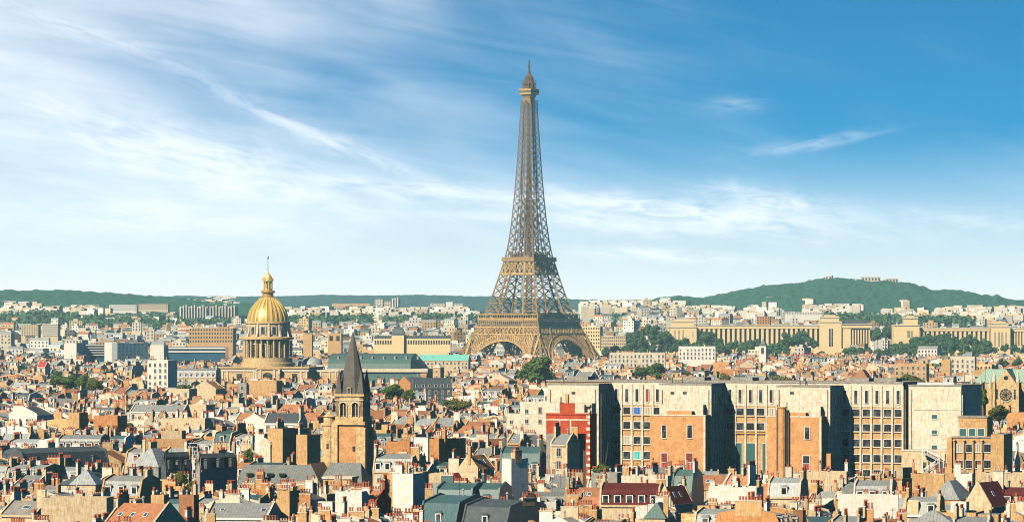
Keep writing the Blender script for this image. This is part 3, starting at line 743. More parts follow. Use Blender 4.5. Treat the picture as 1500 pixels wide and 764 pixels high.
hh(287, 293, 664, 716, 'tall dark shaded courtyard building beside the scaffold tower', 'mansard', 'grey', 'slate', 12, 40, end=True, stacks=1, rise=3.6)
hh(236, 300, 612, 630, 'long blank yellow wall with a line of pots on top', 'flat', 'cream', 'flat_roof', 7, 14, stacks=3, fw=False)
hh(190, 268, 593, 612, 'long low building with grey roof and row of small windows', 'gable', 'pale', 'zinc', 10, 16, stacks=1, rows=1, name='long_house')
hh(268, 302, 592, 612, 'plain cream block right of the long grey roof', 'flat', 'cream', 'flat_roof', 9, 18, stacks=1, fw=False)
hh(283, 316, 558, 586, 'cream gabled house with two round holes near its top', 'gable', 'cream', 'tile_brown', 12, 18, end=True, stacks=0, rise=3.6)
hh(247, 277, 569, 588, 'low cream block with three windows left of gabled house', 'flat', 'cream', 'flat_roof', 9, 20, stacks=1, rows=1)
hh(361, 405, 557, 584, 'large blank tan wall block standing before the domed church', 'flat', 'ochre', 'flat_roof', 9, 16, stacks=1, fw=False)
hh(348, 361, 560, 584, 'narrow dark grey block left of blank tan wall', 'flat', 'grey', 'zinc', 9, 22, stacks=0)
hh(403, 446, 592, 605, 'long low house with bright orange tiled roof', 'gable', 'ochre', 'tile', 10, 18, stacks=2, fw=False, rise=4)
hh(357, 388, 607, 628, 'plain white gabled wall left of windowed white house', 'gable', 'white', 'tile', 10, 18, end=True, stacks=1, rise=2)
hh(386, 438, 605, 636, 'white house with five windows under a slate roof', 'gable', 'white', 'slate', 11, 12, stacks=1, rows=1, rise=3.2)
hh(392, 414, 627, 676, 'tall ochre stack wall with wedge side and pots on top', 'flat', 'ochre', 'flat_roof', 11, 38, stacks=2, fw=False)
hh(434, 450, 636, 676, 'narrow ochre wall block just left of church tower', 'flat', 'ochre', 'flat_roof', 8, 24, stacks=1, fw=False)
hh(380, 396, 643, 676, 'narrow pale gable beside the wedge shaped ochre stack', 'gable', 'pale', 'zinc', 9, 24, end=True, stacks=1)
hh(137, 172, 608, 630, 'orange block with flat top below the grey long roof', 'flat', 'orange', 'flat_roof', 8, 20, stacks=2, fw=False)
hh(100, 116, 604, 628, 'small orange block beside dark blue shaded tower', 'flat', 'ochre', 'flat_roof', 7, 20, stacks=1, fw=False)
hh(60, 156, 728, 764, 'long stained cream wall with patches near the lower left corner', 'flat', 'cream', 'flat_roof', 7, 6, D=840, stacks=0, fw=False, tint=-.3)
hh(150, 222, 738, 766, 'rust brown tiled roof in the lower left foreground', 'gable', 'cream', 'tile', 12, 30, D=815, stacks=1, fw=False, rise=4.2)
hh(0, 52, 734, 766, 'pale low house with stained gable in the lower left corner', 'gable', 'cream', 'flat_roof', 10, 24, D=850, stacks=2, fw=False)
hh(221, 240, 724, 750, 'brown square stack with pots beside courtyard trees', 'flat', 'ochre', 'flat_roof', 3, 16, stacks=1, fw=False, D=870)
hh(262, 284, 724, 750, 'second brown square stack right of the courtyard trees', 'flat', 'tile_brown', 'flat_roof', 3, 16, stacks=1, fw=False, D=870)
hh(300, 392, 738, 766, 'flat grey roofed building with cream wall and dark doorway', 'gable', 'pale', 'zinc', 13, 10, D=850, stacks=0, rows=1, rise=2.6)
hh(406, 424, 718, 752, 'small ochre gabled stack in front of the grey nave roof', 'flat', 'ochre', 'flat_roof', 4, 22, D=860, stacks=1, fw=False)
hh(491, 530, 719, 752, 'pale square block with rusty streaks below church tower', 'flat', 'white', 'flat_roof', 7, 12, D=890, stacks=2, fw=False)
hh(532, 552, 719, 750, 'small red walled house with orange tiles', 'gable', 'redbrick', 'tile', 8, 20, D=895, stacks=1, fw=False)
hh(575, 605, 693, 728, 'plain white square stack wall with thin pipe beside it', 'flat', 'white', 'flat_roof', 7, 20, stacks=1, fw=False)
hh(604, 619, 690, 700, 'small ochre chimney block right of white stack wall', 'flat', 'ochre', 'flat_roof', 4, 20, D=1000, stacks=1, fw=False)
hh(546, 602, 665, 692, 'light grey zinc roof with three skylights and brick stack', 'mansard', 'cream', 'zinc', 11, 18, dorm=4, rise=4.2)
hh(566, 600, 646, 668, 'cream and orange twin walls with white side pillars', 'flat', 'orange', 'flat_roof', 6, 16, stacks=2, fw=False)
hh(629, 643, 642, 676, 'tall orange wall slab between narrow white strips', 'flat', 'orange', 'flat_roof', 11, 40, stacks=2, fw=False)
hh(606, 627, 640, 672, 'narrow white block with small windows left of orange slab', 'flat', 'white', 'zinc', 9, 30, stacks=1)
hh(651, 668, 692, 712, 'small steep bright red roof', 'hip', 'pale', 'red', 5, 30, rise=3.6, stacks=0)
hh(657, 672, 671, 700, 'cream stack wall above the small red roof', 'flat', 'pale', 'flat_roof', 5, 24, stacks=1, fw=False)
hh(672, 700, 667, 706, 'cream gabled house front right of the cream stack', 'gable', 'cream', 'tile_brown', 10, 22, end=True, stacks=1, rise=3)
hh(735, 749, 671, 712, 'tall white stack block with orange stripe', 'flat', 'white', 'flat_roof', 5.5, 42, D=930, stacks=2, fw=False, party='ochre')
hh(732, 790, 654, 690, 'blue grey mansard with two rows of pale dormers', 'mansard', 'teal', 'teal', 11, 10, dorm=4, rise=6.2, stacks=2, fw=False)
hh(636, 690, 708, 742, 'broad teal mansard with two small skylights', 'mansard', 'teal', 'teal', 11, 18, D=890, dorm=2, rise=4.8, stacks=1, fw=False)
hh(694, 730, 708, 742, 'teal zinc roof with patchy wear right of the broad mansard', 'mansard', 'teal', 'teal', 10, 18, D=890, dorm=1, rise=4.6, stacks=1, fw=False)
hh(614, 668, 726, 764, 'dark teal curved roof in the lower middle foreground', 'mansard', 'teal', 'teal', 12, 40, D=835, dorm=1, rise=5.4, stacks=0, fw=False)
hh(676, 742, 732, 766, 'dark shaded slate roof in the lower middle foreground', 'mansard', 'slate', 'slate', 12, 44, D=825, dorm=1, rise=5., stacks=1, fw=False)
# right side
hh(742, 800, 605, 636, 'cream balcony building left of the red brick block', 'flat', 'pale', 'flat_roof', 12, 20, stacks=1, rows=2)
hh(762, 801, 588, 606, 'pale upper block with window strip behind balcony building', 'flat', 'pale', 'flat_roof', 10, 20, D=1330, stacks=0, rows=2, fw=True)
hh(878, 966, 708, 734, 'long maroon roof with a row of arched white dormers', 'mansard', 'cream', 'maroon', 11, 8, D=900, dorm=5, rise=4.4, stacks=2, fw=False, name='long_house')
hh(962, 985, 712, 738, 'maroon gabled end roof with pale edge', 'gable', 'cream', 'maroon', 9, 30, D=890, end=True, stacks=1, rise=3.6)
hh(983, 1013, 688, 722, 'grey green steep roof with single tiny skylight', 'mansard', 'green_roof', 'green_roof', 9, 20, dorm=1, rise=5, stacks=1, fw=False)
hh(944, 974, 736, 760, 'dark green flat roof panel in the lower right foreground', 'hip', 'cream', 'green_roof', 8, 14, D=835, stacks=1, fw=False, rise=3)
hh(1038, 1074, 711, 744, 'big plain white wall with pipe and pots on top', 'flat', 'white', 'flat_roof', 8, 14, D=905, stacks=2, fw=False)
hh(1074, 1108, 713, 744, 'second white wall block with stepped vents', 'flat', 'white', 'flat_roof', 8, 14, D=900, stacks=2, fw=False)
hh(866, 904, 692, 706, 'low grey flat roof beneath the green bush', 'flat', 'grey', 'flat_roof', 8, 14, D=990, stacks=0, fw=False)
hh(910, 978, 696, 712, 'low cream parapet building below brick wing', 'flat', 'pale', 'flat_roof', 8, 14, D=960, stacks=3, fw=False)
hh(1124, 1172, 700, 722, 'pale zinc roof below the brick wing with chimney', 'mansard', 'cream', 'zinc_light', 9, 16, D=945, dorm=1, rise=4, stacks=1, fw=False)
hh(1176, 1240, 690, 708, 'row of small white and ochre stack walls with pots', 'flat', 'cream', 'flat_roof', 5, 10, D=985, stacks=3, fw=False)
hh(1250, 1306, 704, 728, 'grey zinc roof with white framed skylights and brick stack', 'mansard', 'pale', 'zinc', 11, 12, D=930, dorm=3, rise=4.2, stacks=1, fw=False)
hh(1228, 1316, 724, 742, 'long low white wall with pots in front of grey roof', 'flat', 'white', 'flat_roof', 5, 6, D=880, stacks=3, fw=False)
hh(1336, 1398, 693, 716, 'long ochre party wall with a line of red pots', 'flat', 'ochre', 'flat_roof', 4, 8, D=975, stacks=3, fw=False)
hh(1362, 1404, 704, 726, 'grey hipped roof right of ochre party wall', 'hip', 'ochre', 'zinc', 11, 24, D=935, stacks=1, rise=4, fw=False)
hh(1400, 1424, 693, 722, 'white wall panel among ochre party walls at far right', 'flat', 'white', 'flat_roof', 6, 10, D=960, stacks=1, fw=False)
hh(1432, 1500, 692, 716, 'long cream party wall with pots at the right edge', 'flat', 'cream', 'flat_roof', 6, 8, D=975, stacks=3, fw=False)
hh(1412, 1452, 706, 738, 'steep maroon gable roof with pale edges', 'gable', 'cream', 'maroon', 11, 30, D=900, end=True, stacks=1, rise=5)
hh(1467, 1500, 714, 734, 'dark maroon mansard with two tiny white dormers', 'mansard', 'maroon', 'maroon', 9, 12, D=905, dorm=2, rise=3.8, stacks=0, fw=False)
hh(1475, 1500, 604, 626, 'red brick gable house at the right edge', 'flat', 'brick', 'tile', 9, 16, D=1420, stacks=1, fw=False)
hh(806, 831, 636, 688, 'narrow grey roofed house before the red brick block', 'gable', 'cream', 'zinc', 9, 20, D=1035, stacks=2, rows=3)
hh(742, 762, 636, 656, 'ochre wall with grey roof below the cream balcony building', 'gable', 'ochre', 'zinc', 9, 20, D=1190, stacks=1, fw=False)
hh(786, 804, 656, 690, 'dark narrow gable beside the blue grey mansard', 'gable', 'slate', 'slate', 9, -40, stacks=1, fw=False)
# further back
hh(216, 246, 527, 569, 'white balcony apartment block with a small red panel', 'flat', 'white', 'flat_roof', 14, 16, D=2250, stacks=0, rows=6, name='apartment_block', cat='apartment block')
hh(54, 66, 530, 540, 'far house with bright red roof on the left', 'gable', 'pale', 'red', 12, 10, D=2700, stacks=0)
hh(252, 316, 539, 556, 'long grey mansard row with many pale dormers', 'mansard', 'cream', 'zinc', 14, 8, D=2350, rise=5, name='long_house')
hh(613, 686, 519, 533, 'long low building with turquoise copper roof', 'gable', 'cream', 'copper', 14, 6, D=3000, stacks=0, rise=4, name='long_house')
hh(634, 645, 533, 552, 'small square tower house with domed top', 'hip', 'ochre', 'pale', 6, 20, D=2500, stacks=0, rise=2)
hh(580, 604, 552, 574, 'orange wedge gable beside dark arcaded roof', 'gable', 'orange', 'zinc', 20, 24, D=2050, end=True, stacks=1, rise=4)
hh(606, 662, 553, 574, 'dark roofed arcaded hall with a line of white dormers', 'mansard', 'slate', 'slate', 12, -14, D=2040, rise=5, stacks=0, name='hall', cat='hall')
hh(893, 974, 516, 535, 'long low cream block with two rows of dark windows', 'flat', 'pale', 'flat_roof', 14, 4, D=3000, stacks=0, rows=3, name='apartment_block', cat='apartment block')
hh(994, 1048, 507, 526, 'stepped white modern apartment block', 'flat', 'white', 'white', 14, 6, D=3300, stacks=0, rows=3, name='apartment_block', cat='apartment block')
hh(1045, 1068, 530, 543, 'plain red brick block among the right side roofs', 'flat', 'brick', 'tile_brown', 12, 12, D=2750, stacks=0, fw=False)
hh(1244, 1276, 541, 563, 'large brown hipped roof behind the campus block', 'hip', 'ochre', 'tile_brown', 22, 12, D=2250, stacks=0, rise=8)
hh(1310, 1357, 532, 552, 'yellow modern block with window rows behind the treetops', 'flat', 'ochre', 'flat_roof', 14, 12, D=2500, stacks=0, rows=3, name='apartment_block', cat='apartment block')
hh(1379, 1392, 526, 546, 'tan square block left of cream balcony building', 'flat', 'ochre', 'flat_roof', 12, 14, D=2600, stacks=0, fw=False)
hh(1392, 1428, 522, 543, 'cream balcony building near the rose window church', 'flat', 'pale', 'flat_roof', 14, 10, D=2600, stacks=0, rows=4, name='apartment_block', cat='apartment block')
# ------------------------------------------------------------------ gilded dome church
def build_dome():
    D = 2600.; k = D / F; fr = Fr(319, D, 10); root = fr.root('domed_church')
    tag(root, 'baroque stone church with tall drum and gilded ribbed dome', 'church')
    uc, yc = fr.u(392.5, 22), 22.
    U = lambda px, y=0.: fr.u(px, y)
    zt = fr.z(538, 20); uR = U(451)
    b = MB(); b.box(0, uR, 0, 42, 0, zt, 'limestone'); b.box(-.6, uR + .6, -.6, 42.6, zt - 2.2, zt - 1.2, 'pale', bottom=True); b.box(-.8, uR + .8, -.8, 42.8, zt - .35, zt + .4, 'limestone', bottom=True)
    for px in (320, 326, 333, 372, 378, 406, 412, 441, 449): u_ = U(px); b.box(u_ - .5, u_ + .5, -.5, 0, 0, zt - 2.2, 'pale')
    b.build('wall', root)
    p = MB(); a, c = U(374, -3), U(410, -3); zb = fr.z(541, 20); p.box(a, c, -3, 0, 0, zb, 'limestone')
    p.extr_y([(a - .6, zb), (c + .6, zb), ((a + c) / 2, fr.z(532, 20))], -3.6, 0, 'limestone'); p.extr_y([(a + 1.8, zb + .5), (c - 1.8, zb + .5), ((a + c) / 2, fr.z(533.5, 20) - .6)], -3.8, -3.61, 'ochre')
    for f in (.03, .22, .78, .97): x = a + (c - a) * f; p.box(x - .5, x + .5, -3.5, -3, 0, zb, 'pale')
    p.build('portico', root)
    def arched(u0, u1, z0, z1, y):
        m = MB(); r_ = (u1 - u0) / 2; cx = (u0 + u1) / 2
        pr = [(u0, z0), (u1, z0)] + [(cx + r_ * math.cos(t * math.pi / 8), z1 - r_ * .6 + r_ * .6 * math.sin(t * math.pi / 8)) for t in range(9)]
        m.extr_y(pr, y, y + .1, 'glass'); return m
    arched(U(385, -3), U(399, -3), fr.z(557, 20), fr.z(545, 20), -3.12).build('window', root)
    for px in (350.5, 431.5):
        w_ = MB(); u_ = U(px); w_.box(u_ - 1.5, u_ + 1.5, -.12, 0, fr.z(557, 20), fr.z(547, 20), 'glass'); w_.box(u_ - 2, u_ + 2, -.3, 0, fr.z(546.6, 20), fr.z(545.8, 20), 'pale', bottom=True); w_.build('window', root)
    # side chapel range to the right
    s = MB(); a, c = uR + .02, U(498, 14); z2 = fr.z(542.5, 20); s.box(a, c, 14, 40, 0, z2, 'limestone'); s.box(a, c + .5, 13.5, 40, z2 - .8, z2 + .3, 'pale', bottom=True)
    for px in (461, 470, 483, 492): u_ = U(px, 14); s.box(u_ - .4, u_ + .4, 13.6, 14, 0, z2 - .8, 'pale')
    s.box(U(462, 14), U(468, 14), 13.9, 14, fr.z(556, 34), fr.z(545, 34), 'glass'); s.build('side_range', root)
    # drum
    def Lz(py): return fr.z(py, uc, yc)
    kk = (D - uc * fr.s + yc * fr.c) / F
    d0 = MB(); R1 = 33 * kk; n = 48
    d0.lathe([(39 * kk, zt + .3), (39 * kk, Lz(531)), (36 * kk, Lz(530)), (36 * kk, Lz(524)), (R1 * .90, Lz(523.6)), (R1 * .90, Lz(497.5)), (37.5 * kk, Lz(496.5)), (37.5 * kk, Lz(494)), (35 * kk, Lz(493)),
              (31 * kk, Lz(492)), (31 * kk, Lz(474.5)), (32.6 * kk, Lz(473.5)), (32.6 * kk, Lz(471)), (30 * kk, Lz(470.5))], n, 'limestone', uc, yc)
    d0.build('drum', root)
    for i in range(24):
        a = 2 * math.pi * (i + .5) / 24 - fr.phi
        pair = i % 2 == 0
        m = MB(); m.lathe([(.62, Lz(523)), (.55, Lz(499.5)), (.85, Lz(497.8))], 8, 'limestone', uc + 34.6 * kk * math.cos(a), yc + 34.6 * kk * math.sin(a)); m.build('column', root)
    for i in range(12):
        a = 2 * math.pi * (i + .5) / 12 + R(15)
        for (r_, z0, z1, hw) in ((R1 * .90, Lz(521), Lz(504), 1.35), (31 * kk, Lz(488.5), Lz(478.5), 1.25)):
            m = MB()
            pr = [(-hw, z0), (hw, z0)] + [(hw * math.cos(t * math.pi / 6), z1 - hw * .7 + hw * .7 * math.sin(t * math.pi / 6)) for t in range(7)]
            m.extr_y(pr, -r_ - .25, -r_ + .4, 'glass'); m.box(-hw - .5, -hw, -r_ - .45, -r_ + .4, z0 - .4, z1, 'pale'); m.box(hw, hw + .5, -r_ - .45, -r_ + .4, z0 - .4, z1, 'pale'); m.box(-hw - .5, hw + .5, -r_ - .5, -r_ + .4, z1 + .02, z1 + .6, 'pale', bottom=True)
            q = MB(); q.join(m, uc, yc, 0, a); q.build('window', root)
    for i in range(12):      # scrolled buttresses of the attic
        a = 2 * math.pi * i / 12; m = MB(); m.extr_x([(-36 * kk, Lz(493)), (-30.5 * kk, Lz(493)), (-30.5 * kk, Lz(474)), (-32 * kk, Lz(474)), (-33 * kk, Lz(484))][::-1], -.55, .55, 'pale')
        q = MB(); q.join(m, uc, yc, 0, a + R(15)); q.build('buttress', root)
    prof = [(470.5, 30), (466, 29.6), (460, 28.2), (454, 25.8), (449, 22.7), (444.5, 19.2), (440.5, 15.4), (437.5, 12.2), (435.5, 10.6)]
    dm = MB(); dm.lathe([(r_ * kk, Lz(p_)) for p_, r_ in prof], 48, 'gold', uc, yc); dome = dm.build('dome', root, smooth=True)
    for i in range(24):
        a = 2 * math.pi * (i + .5) / 24; m = MB(); w_ = .75 if i % 2 else .5
        for (p0, r0), (p1, r1) in zip(prof, prof[1:]):
            s0, s1 = (.5 + .5 * r0 / 30) * w_, (.5 + .5 * r1 / 30) * w_
            m.add([(r0 * kk - .2, -s0, Lz(p0)), (r0 * kk - .2, s0, Lz(p0)), (r0 * kk + .42, s0, Lz(p0)), (r0 * kk + .42, -s0, Lz(p0)), (r1 * kk - .2, -s1, Lz(p1)), (r1 * kk - .2, s1, Lz(p1)), (r1 * kk + .42, s1, Lz(p1)), (r1 * kk + .42, -s1, Lz(p1))],
                  [(3, 2, 6, 7), (0, 3, 7, 4), (2, 1, 5, 6)], 'gold_bright')
        q = MB(); q.join(m, uc, yc, 0, a); q.build('rib', dome)
    for i in range(12):
        a = 2 * math.pi * (i + .5) / 12 + R(7.5); m = MB(); m.lathe([(.9, 0), (.9, .3), (.5, .9), (.0, 1.2)], 8, 'gold_bright', cap=False)
        m.box(-.4, .4, -.4, .4, 0, 1.5, 'glass'); q = MB(); q.join(m, uc + 28.6 * kk * math.cos(a), yc + 28.6 * kk * math.sin(a), Lz(466), a); q.build('lucarne', dome)
    l = MB(); l.lathe([(10.6 * kk, Lz(435.5)), (8.2 * kk, Lz(434.5)), (8.2 * kk, Lz(429)), (10.8 * kk, Lz(428)), (10.8 * kk, Lz(426)), (7 * kk, Lz(425)), (6.6 * kk, Lz(422.5))], 16, 'gold', uc, yc); 
    lo = l.build('lantern', root)
    for i in range(8):
        a = 2 * math.pi * (i + .5) / 8; m = MB(); m.lathe([(.42, Lz(422.5)), (.38, Lz(411.5))], 8, 'gold_bright', uc + 6 * kk * math.cos(a), yc + 6 * kk * math.sin(a)); m.build('column', lo)
        m = MB(); m.lathe([(.25, Lz(411)), (.3, Lz(409)), (.05, Lz(405.5))], 6, 'gold', uc + 7.6 * kk * math.cos(a), yc + 7.6 * kk * math.sin(a)); m.build('finial', lo)
    m = MB(); m.lathe([(2.6 * kk, Lz(422.5)), (2.6 * kk, Lz(411.5)), (8 * kk, Lz(411.4)), (8 * kk, Lz(410)), (6.2 * kk, Lz(409.5)), (5.8 * kk, Lz(406)), (4.4 * kk, Lz(403)), (2 * kk, Lz(400.5)), (1.2 * kk, Lz(399)), (.8 * kk, Lz(397))], 16, 'gold_bright', uc, yc); m.build('cap', lo)
    m = MB(); m.lathe([(.22, Lz(398)), (.12, Lz(378))], 6, 'metal_dark', uc, yc); m.box(uc - .8, uc + .8, yc - .1, yc + .1, Lz(379), Lz(378), 'metal_dark', bottom=True); m.box(uc - .12, uc + .5, yc - .1, yc + .1, Lz(378), Lz(375), 'metal_dark', bottom=True); m.build('spire', root)
    r = MB(); r.lathe([(15.5 * k, fr.z(534, 20)), (14.6 * k, fr.z(530, 20)), (11 * k, fr.z(526, 20)), (6 * k, fr.z(524, 20)), (1, fr.z(523, 20))], 24, 'zinc_light', U(457.5, 36), 36); r.build('side_dome', root, smooth=True)
    protect(319, 500, 561, D, X(385, D), D + 20, 45)
    # long barrel roofed nave behind the pointed church tower
    fr = Fr(480, 2700, 6); o = fr.root('long_church'); tag(o, 'long church with dark green barrel roof and cream ledge', 'church')
    e = fr.u(622); zt = fr.z(517.5); zb = fr.z(539.5); m = MB(); n = 12
    pr = [(0 + 24 - 24 * math.cos(math.pi * i / n), zb + (zt - zb) * math.sin(math.pi * i / n) ** .8) for i in range(n + 1)]
    m.extr_x(pr[::-1], 0, e - 9, 'green_roof'); 
    pts = [(e - 9, y, z) for y, z in pr]; m.add(pts + [(e, 24, zb)], [(i, i + 1, n + 1) for i in range(n)], 'green_roof'); m.build('roof', o)
    m = MB(); m.box(0, e + 2, -.6, 48, zb - 2.1, zb - .01, 'pale', bottom=True); m.box(0, e, 1.5, 47, 0, zb - 2.1, 'limestone')
    for i in range(14): m.box(i * e / 13 - .4, i * e / 13 + .4, .6, 1.5, fr.z(545), zb - 2.1, 'pale')
    m.build('wall', o); m = MB(); z1, z2 = fr.z(546), fr.z(563); m.extr_x([(-9, z2), (1.4, z2), (1.4, z1)], fr.u(533), e - 1, 'green_roof'); m.box(fr.u(533), e - 1, -9, 1.3, 0, z2, 'limestone'); m.build('aisle_roof', o)
    for i in range(8):
        x = 6 + i * 7.2; m = MB(); yy = 24 - 24 * math.cos(math.pi * .22); zz = zb + (zt - zb) * math.sin(math.pi * .22) ** .8
        m.box(x - .5, x + .5, yy - 1.2, yy + 2, zz - .8, zz + 1.2, 'zinc_light'); m.build('dormer', o)
    protect(480, 625, 563, 2700, X(552, 2700), 2720, 45)
build_dome()
# ------------------------------------------------------------------ pointed church with grey nave roofs
def build_church():
    D = 1100.; fr = Fr(489, D, 13); root = fr.root('pointed_church'); tag(root, 'old stone church tower with sharp slate spire above grey nave roofs', 'church')
    U, Zz = fr.u, fr.z
    w = U(533); dd = w * 1.0
    t = MB(); zt, zm = Zz(617, w / 2), 0
    t.box(0, w, 0, dd, 0, zt, 'brick')
    for (a, b) in ((-.5, 1.1), (w - 1.9, w + .5)): t.box(a, b, -.55, 0, 0, zt - 1.5 if a > 0 else zt - .8, 'limestone')
    t.box(w, w + .55, .2, 1.8, 0, zt - 1.5, 'limestone'); t.box(w, w + .55, dd - 1.6, dd, 0, zt - 1.5, 'limestone')
    t.extr_y([(-.5, zt - .8), (w + .5, zt - .8), (w - .3, zt + .5), (.3, zt + .5)], -.55, dd + .3, 'limestone')
    t.box(w * .62, w * .62 + .7, -.1, 0, zt - 7.6, zt - 6.3, 'glass')
    t.box(-.35, w + .35, -.35, dd + .35, zt - .4, zt, 'limestone', bottom=True); t.build('tower_shaft', root)
    # belfry
    e = .35; x0, x1, y0, y1 = e, w - e * .9, e, dd - e; zb0, zb1 = zt + .5, Zz(580, w / 2); b = MB()
    b.box(x0, x1, y0, y1, zb0, zb0 + .8, 'limestone'); ar0, ar1 = zb0 + .8, Zz(588, w / 2)
    # piers and arched openings on every side
    def side(n_):
        m = MB(); L = x1 - x0; pier = .95; ow = (L - 3 * pier) / 2
        for i in range(3): a = -L / 2 + i * (pier + ow); m.box(a, a + pier, 0, 1.0, ar0, zb1, 'limestone')
        for i in range(2):
            a = -L / 2 + pier + i * (pier + ow); cx = a + ow / 2; r_ = ow / 2; zc = ar1 - r_; N_ = 10
            pts = [(cx - r_ * math.cos(math.pi * k / N_), zc + r_ * math.sin(math.pi * k / N_)) for k in range(N_ + 1)]
            for (p0, q0), (p1, q1) in zip(pts, pts[1:]):
                m.add([(p0, 0, q0), (p1, 0, q1), (p1, 0, zb1), (p0, 0, zb1), (p0, 1, q0), (p1, 1, q1)], [(0, 1, 2, 3), (1, 0, 4, 5)], 'limestone')
            for s_ in (-1, 1): m.lathe([(.17, ar0), (.17, zc), (.3, zc + .25)], 8, 'pale', cx + s_ * (r_ - .2), -.12)
            for k in range(N_): m.beam((pts[k][0], -.12, pts[k][1]), (pts[k + 1][0], -.12, pts[k + 1][1]), .34, 'pale')
            for k in range(6): m.box(a, a + ow, .35, .8, ar0 + .2 + k * (zc - ar0) / 6, ar0 + .42 + k * (zc - ar0) / 6, 'metal_dark', bottom=True)
            m.box(cx - .1, cx + .1, .25, .6, ar0, zc + r_ * .7, 'limestone')
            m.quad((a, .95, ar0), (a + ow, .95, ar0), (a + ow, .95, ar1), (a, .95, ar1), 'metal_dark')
        m.box(-L / 2 - .15, L / 2 + .15, -.2, 0, ar1 + .35, ar1 + .6, 'pale', bottom=True)
        return m
    cx, cy, L = (x0 + x1) / 2, (y0 + y1) / 2, x1 - x0
    for r_ in range(4):
        a = r_ * math.pi / 2; m = side(r_); c, s_ = math.cos(a), math.sin(a); off = L / 2
        b.join(m, cx + off * s_, cy - off * c, 0, a)
    b.box(x0 - .35, x1 + .35, y0 - .35, y1 + .35, zb1, zb1 + .6, 'limestone', bottom=True); b.build('belfry', root)
    sp = MB(); za = Zz(485.5, w / 2); zs = zb1 + .6; r0 = L / 2 * 1.12
    sp.lathe([(r0, zs), (r0 * .88, zs + 1.4), (r0 * .545, zs + (za - zs) * .42), (.12, za)], 8, 'slate_stone', cx, cy, ph=R(22.5)); s_o = sp.build('spire', root)
    for sx_ in (-1, 1):
        for sy_ in (-1, 1):
            m = MB(); px_, py_ = cx + sx_ * (L / 2 - .75), cy + sy_ * (L / 2 - .75)
            m.lathe([(1.25, zs), (.05, zs + 6.4)], 4, 'slate_stone', px_, py_, ph=math.pi / 4); m.build('pinnacle', root)
    m = MB(); m.box(cx - .55, cx + .55, cy - r0 * .96, cy - 1, zs, zs + 1.7, 'limestone'); m.quad((cx - .4, cy - r0 * .97, zs + .1), (cx + .4, cy - r0 * .97, zs + .1), (cx + .4, cy - r0 * .97, zs + 1.5), (cx - .4, cy - r0 * .97, zs + 1.5), 'glass'); m.build('lucarne', s_o)
    # stair turret
    tu = MB(); ru = (489 - 468.5) * D / F / 2; ux = -ru + .15; z1 = Zz(611, 0); tu.lathe([(ru, 0), (ru, Zz(624)), (ru + .2, Zz(623)), (ru + .2, Zz(621.5)), (ru * .88, Zz(621)), (ru * .82, z1), (ru * .98, z1 + .15), (.3, Zz(603.5)), (.05, Zz(602))], 16, 'limestone', ux, 1.7)
    tu.box(ux - .3, ux + .25, 1.7 - ru - .03, 1.7, Zz(657), Zz(649), 'glass'); tu.build('stair_turret', root, smooth=False)
    # nave roofs
    def roof(a, b, y0, hw, zr, ze, mt, hip=0., wall='limestone', nm='nave_roof'):
        m = MB(); m.add([(a, y0 - hw, ze), (b, y0 - hw, ze), (b, y0 + hw, ze), (a, y0 + hw, ze), (a + hip, y0, zr), (b - hip, y0, zr)], [(0, 1, 5, 4), (2, 3, 4, 5), (1, 2, 5), (3, 0, 4)], mt)
        m.box(a + .5, b - .5, y0 - hw + .5, y0 + hw - .5, 0, ze - .02, wall); return m.build(nm, root)
    f2 = lambda px, y: U(px, y)
    zr = Zz(680, -22, 2)
    roof(U(356, -7), U(452, -7), -6, 9, Zz(680, -15, -6), Zz(714, -15, -15), 'nave')
    roof(U(470, -8), U(541, -8), -7, 8, Zz(677, 4, -7), Zz(716, 4, -15), 'nave', hip=2.5)
    m = MB(); a, b = U(434, -14), U(478, -14); ym = (a + b) / 2; zr2 = Zz(677, -4, -10); ze = Zz(716, -4, -18)
    m.add([(a, -17, ze), (b, -17, ze), (b, -2, ze), (a, -2, ze), (ym, -15, zr2), (ym, -2, zr2)], [(0, 1, 4), (1, 2, 5, 4), (3, 0, 4, 5), (2, 3, 5)], 'slate'); m.box(a + .4, b - .4, -16.5, -2.4, 0, ze - .02, 'limestone'); m.build('transept_roof', root)
    for px in (364, 394, 412): m = MB(); u_ = U(px, -12); m.box(u_ - .7, u_ + .7, -11.5, -10, Zz(697, -15, -11), Zz(695, -15, -11) + .5, 'glass'); m.build('roof_window', root)
    m = MB(); u_ = U(381, -14); m.box(u_ - 1.0, u_ + 1.0, -14.5, -12.8, 8, Zz(690, -18, -14), 'brick'); co = m.build('chimney', root)
    for i in range(3): inst('pot', PM['pot'], co, (u_ - .6 + .6 * i, -13.6, Zz(690, -18, -14)))
    m = MB(); a, b = U(478, -19), U(519, -19); m.box(a, b, -22, -16, 0, Zz(700, 0, -19), 'limestone'); m.box(a - .3, b + .3, -22.3, -15.7, Zz(700, 0, -19), Zz(700, 0, -19) + .6, 'pale', bottom=True); m.build('chapel', root)
    m = MB(); a, b = U(438, -24), U(482, -24); ze = Zz(733, 0, -24); m.add([(a, -30, ze - 2.5), (b, -30, ze - 2.5), (b, -18, ze - 2.5), (a, -18, ze - 2.5), ((a + b) / 2, -24, Zz(711, 0, -24))], [(0, 1, 4), (1, 2, 4), (2, 3, 4), (3, 0, 4)], 'slate'); m.box(a + .4, b - .4, -29.6, -18.4, 0, ze - 2.52, 'limestone'); m.build('apse_roof', root)
    protect(343, 545, 716, 1060, X(440, 1090), 1085, 22); FOOT.append((X(500, 1080), 1085, 20)); FOOT.append((X(400, 1090), 1088, 18)); FOOT.append((X(370, 1090), 1090, 14))
    protect(466, 540, 680, 1100)
mat('slate_stone', (.15, .14, .125), .85, 'brick', c2=(.07, .07, .068), scale=1.2)
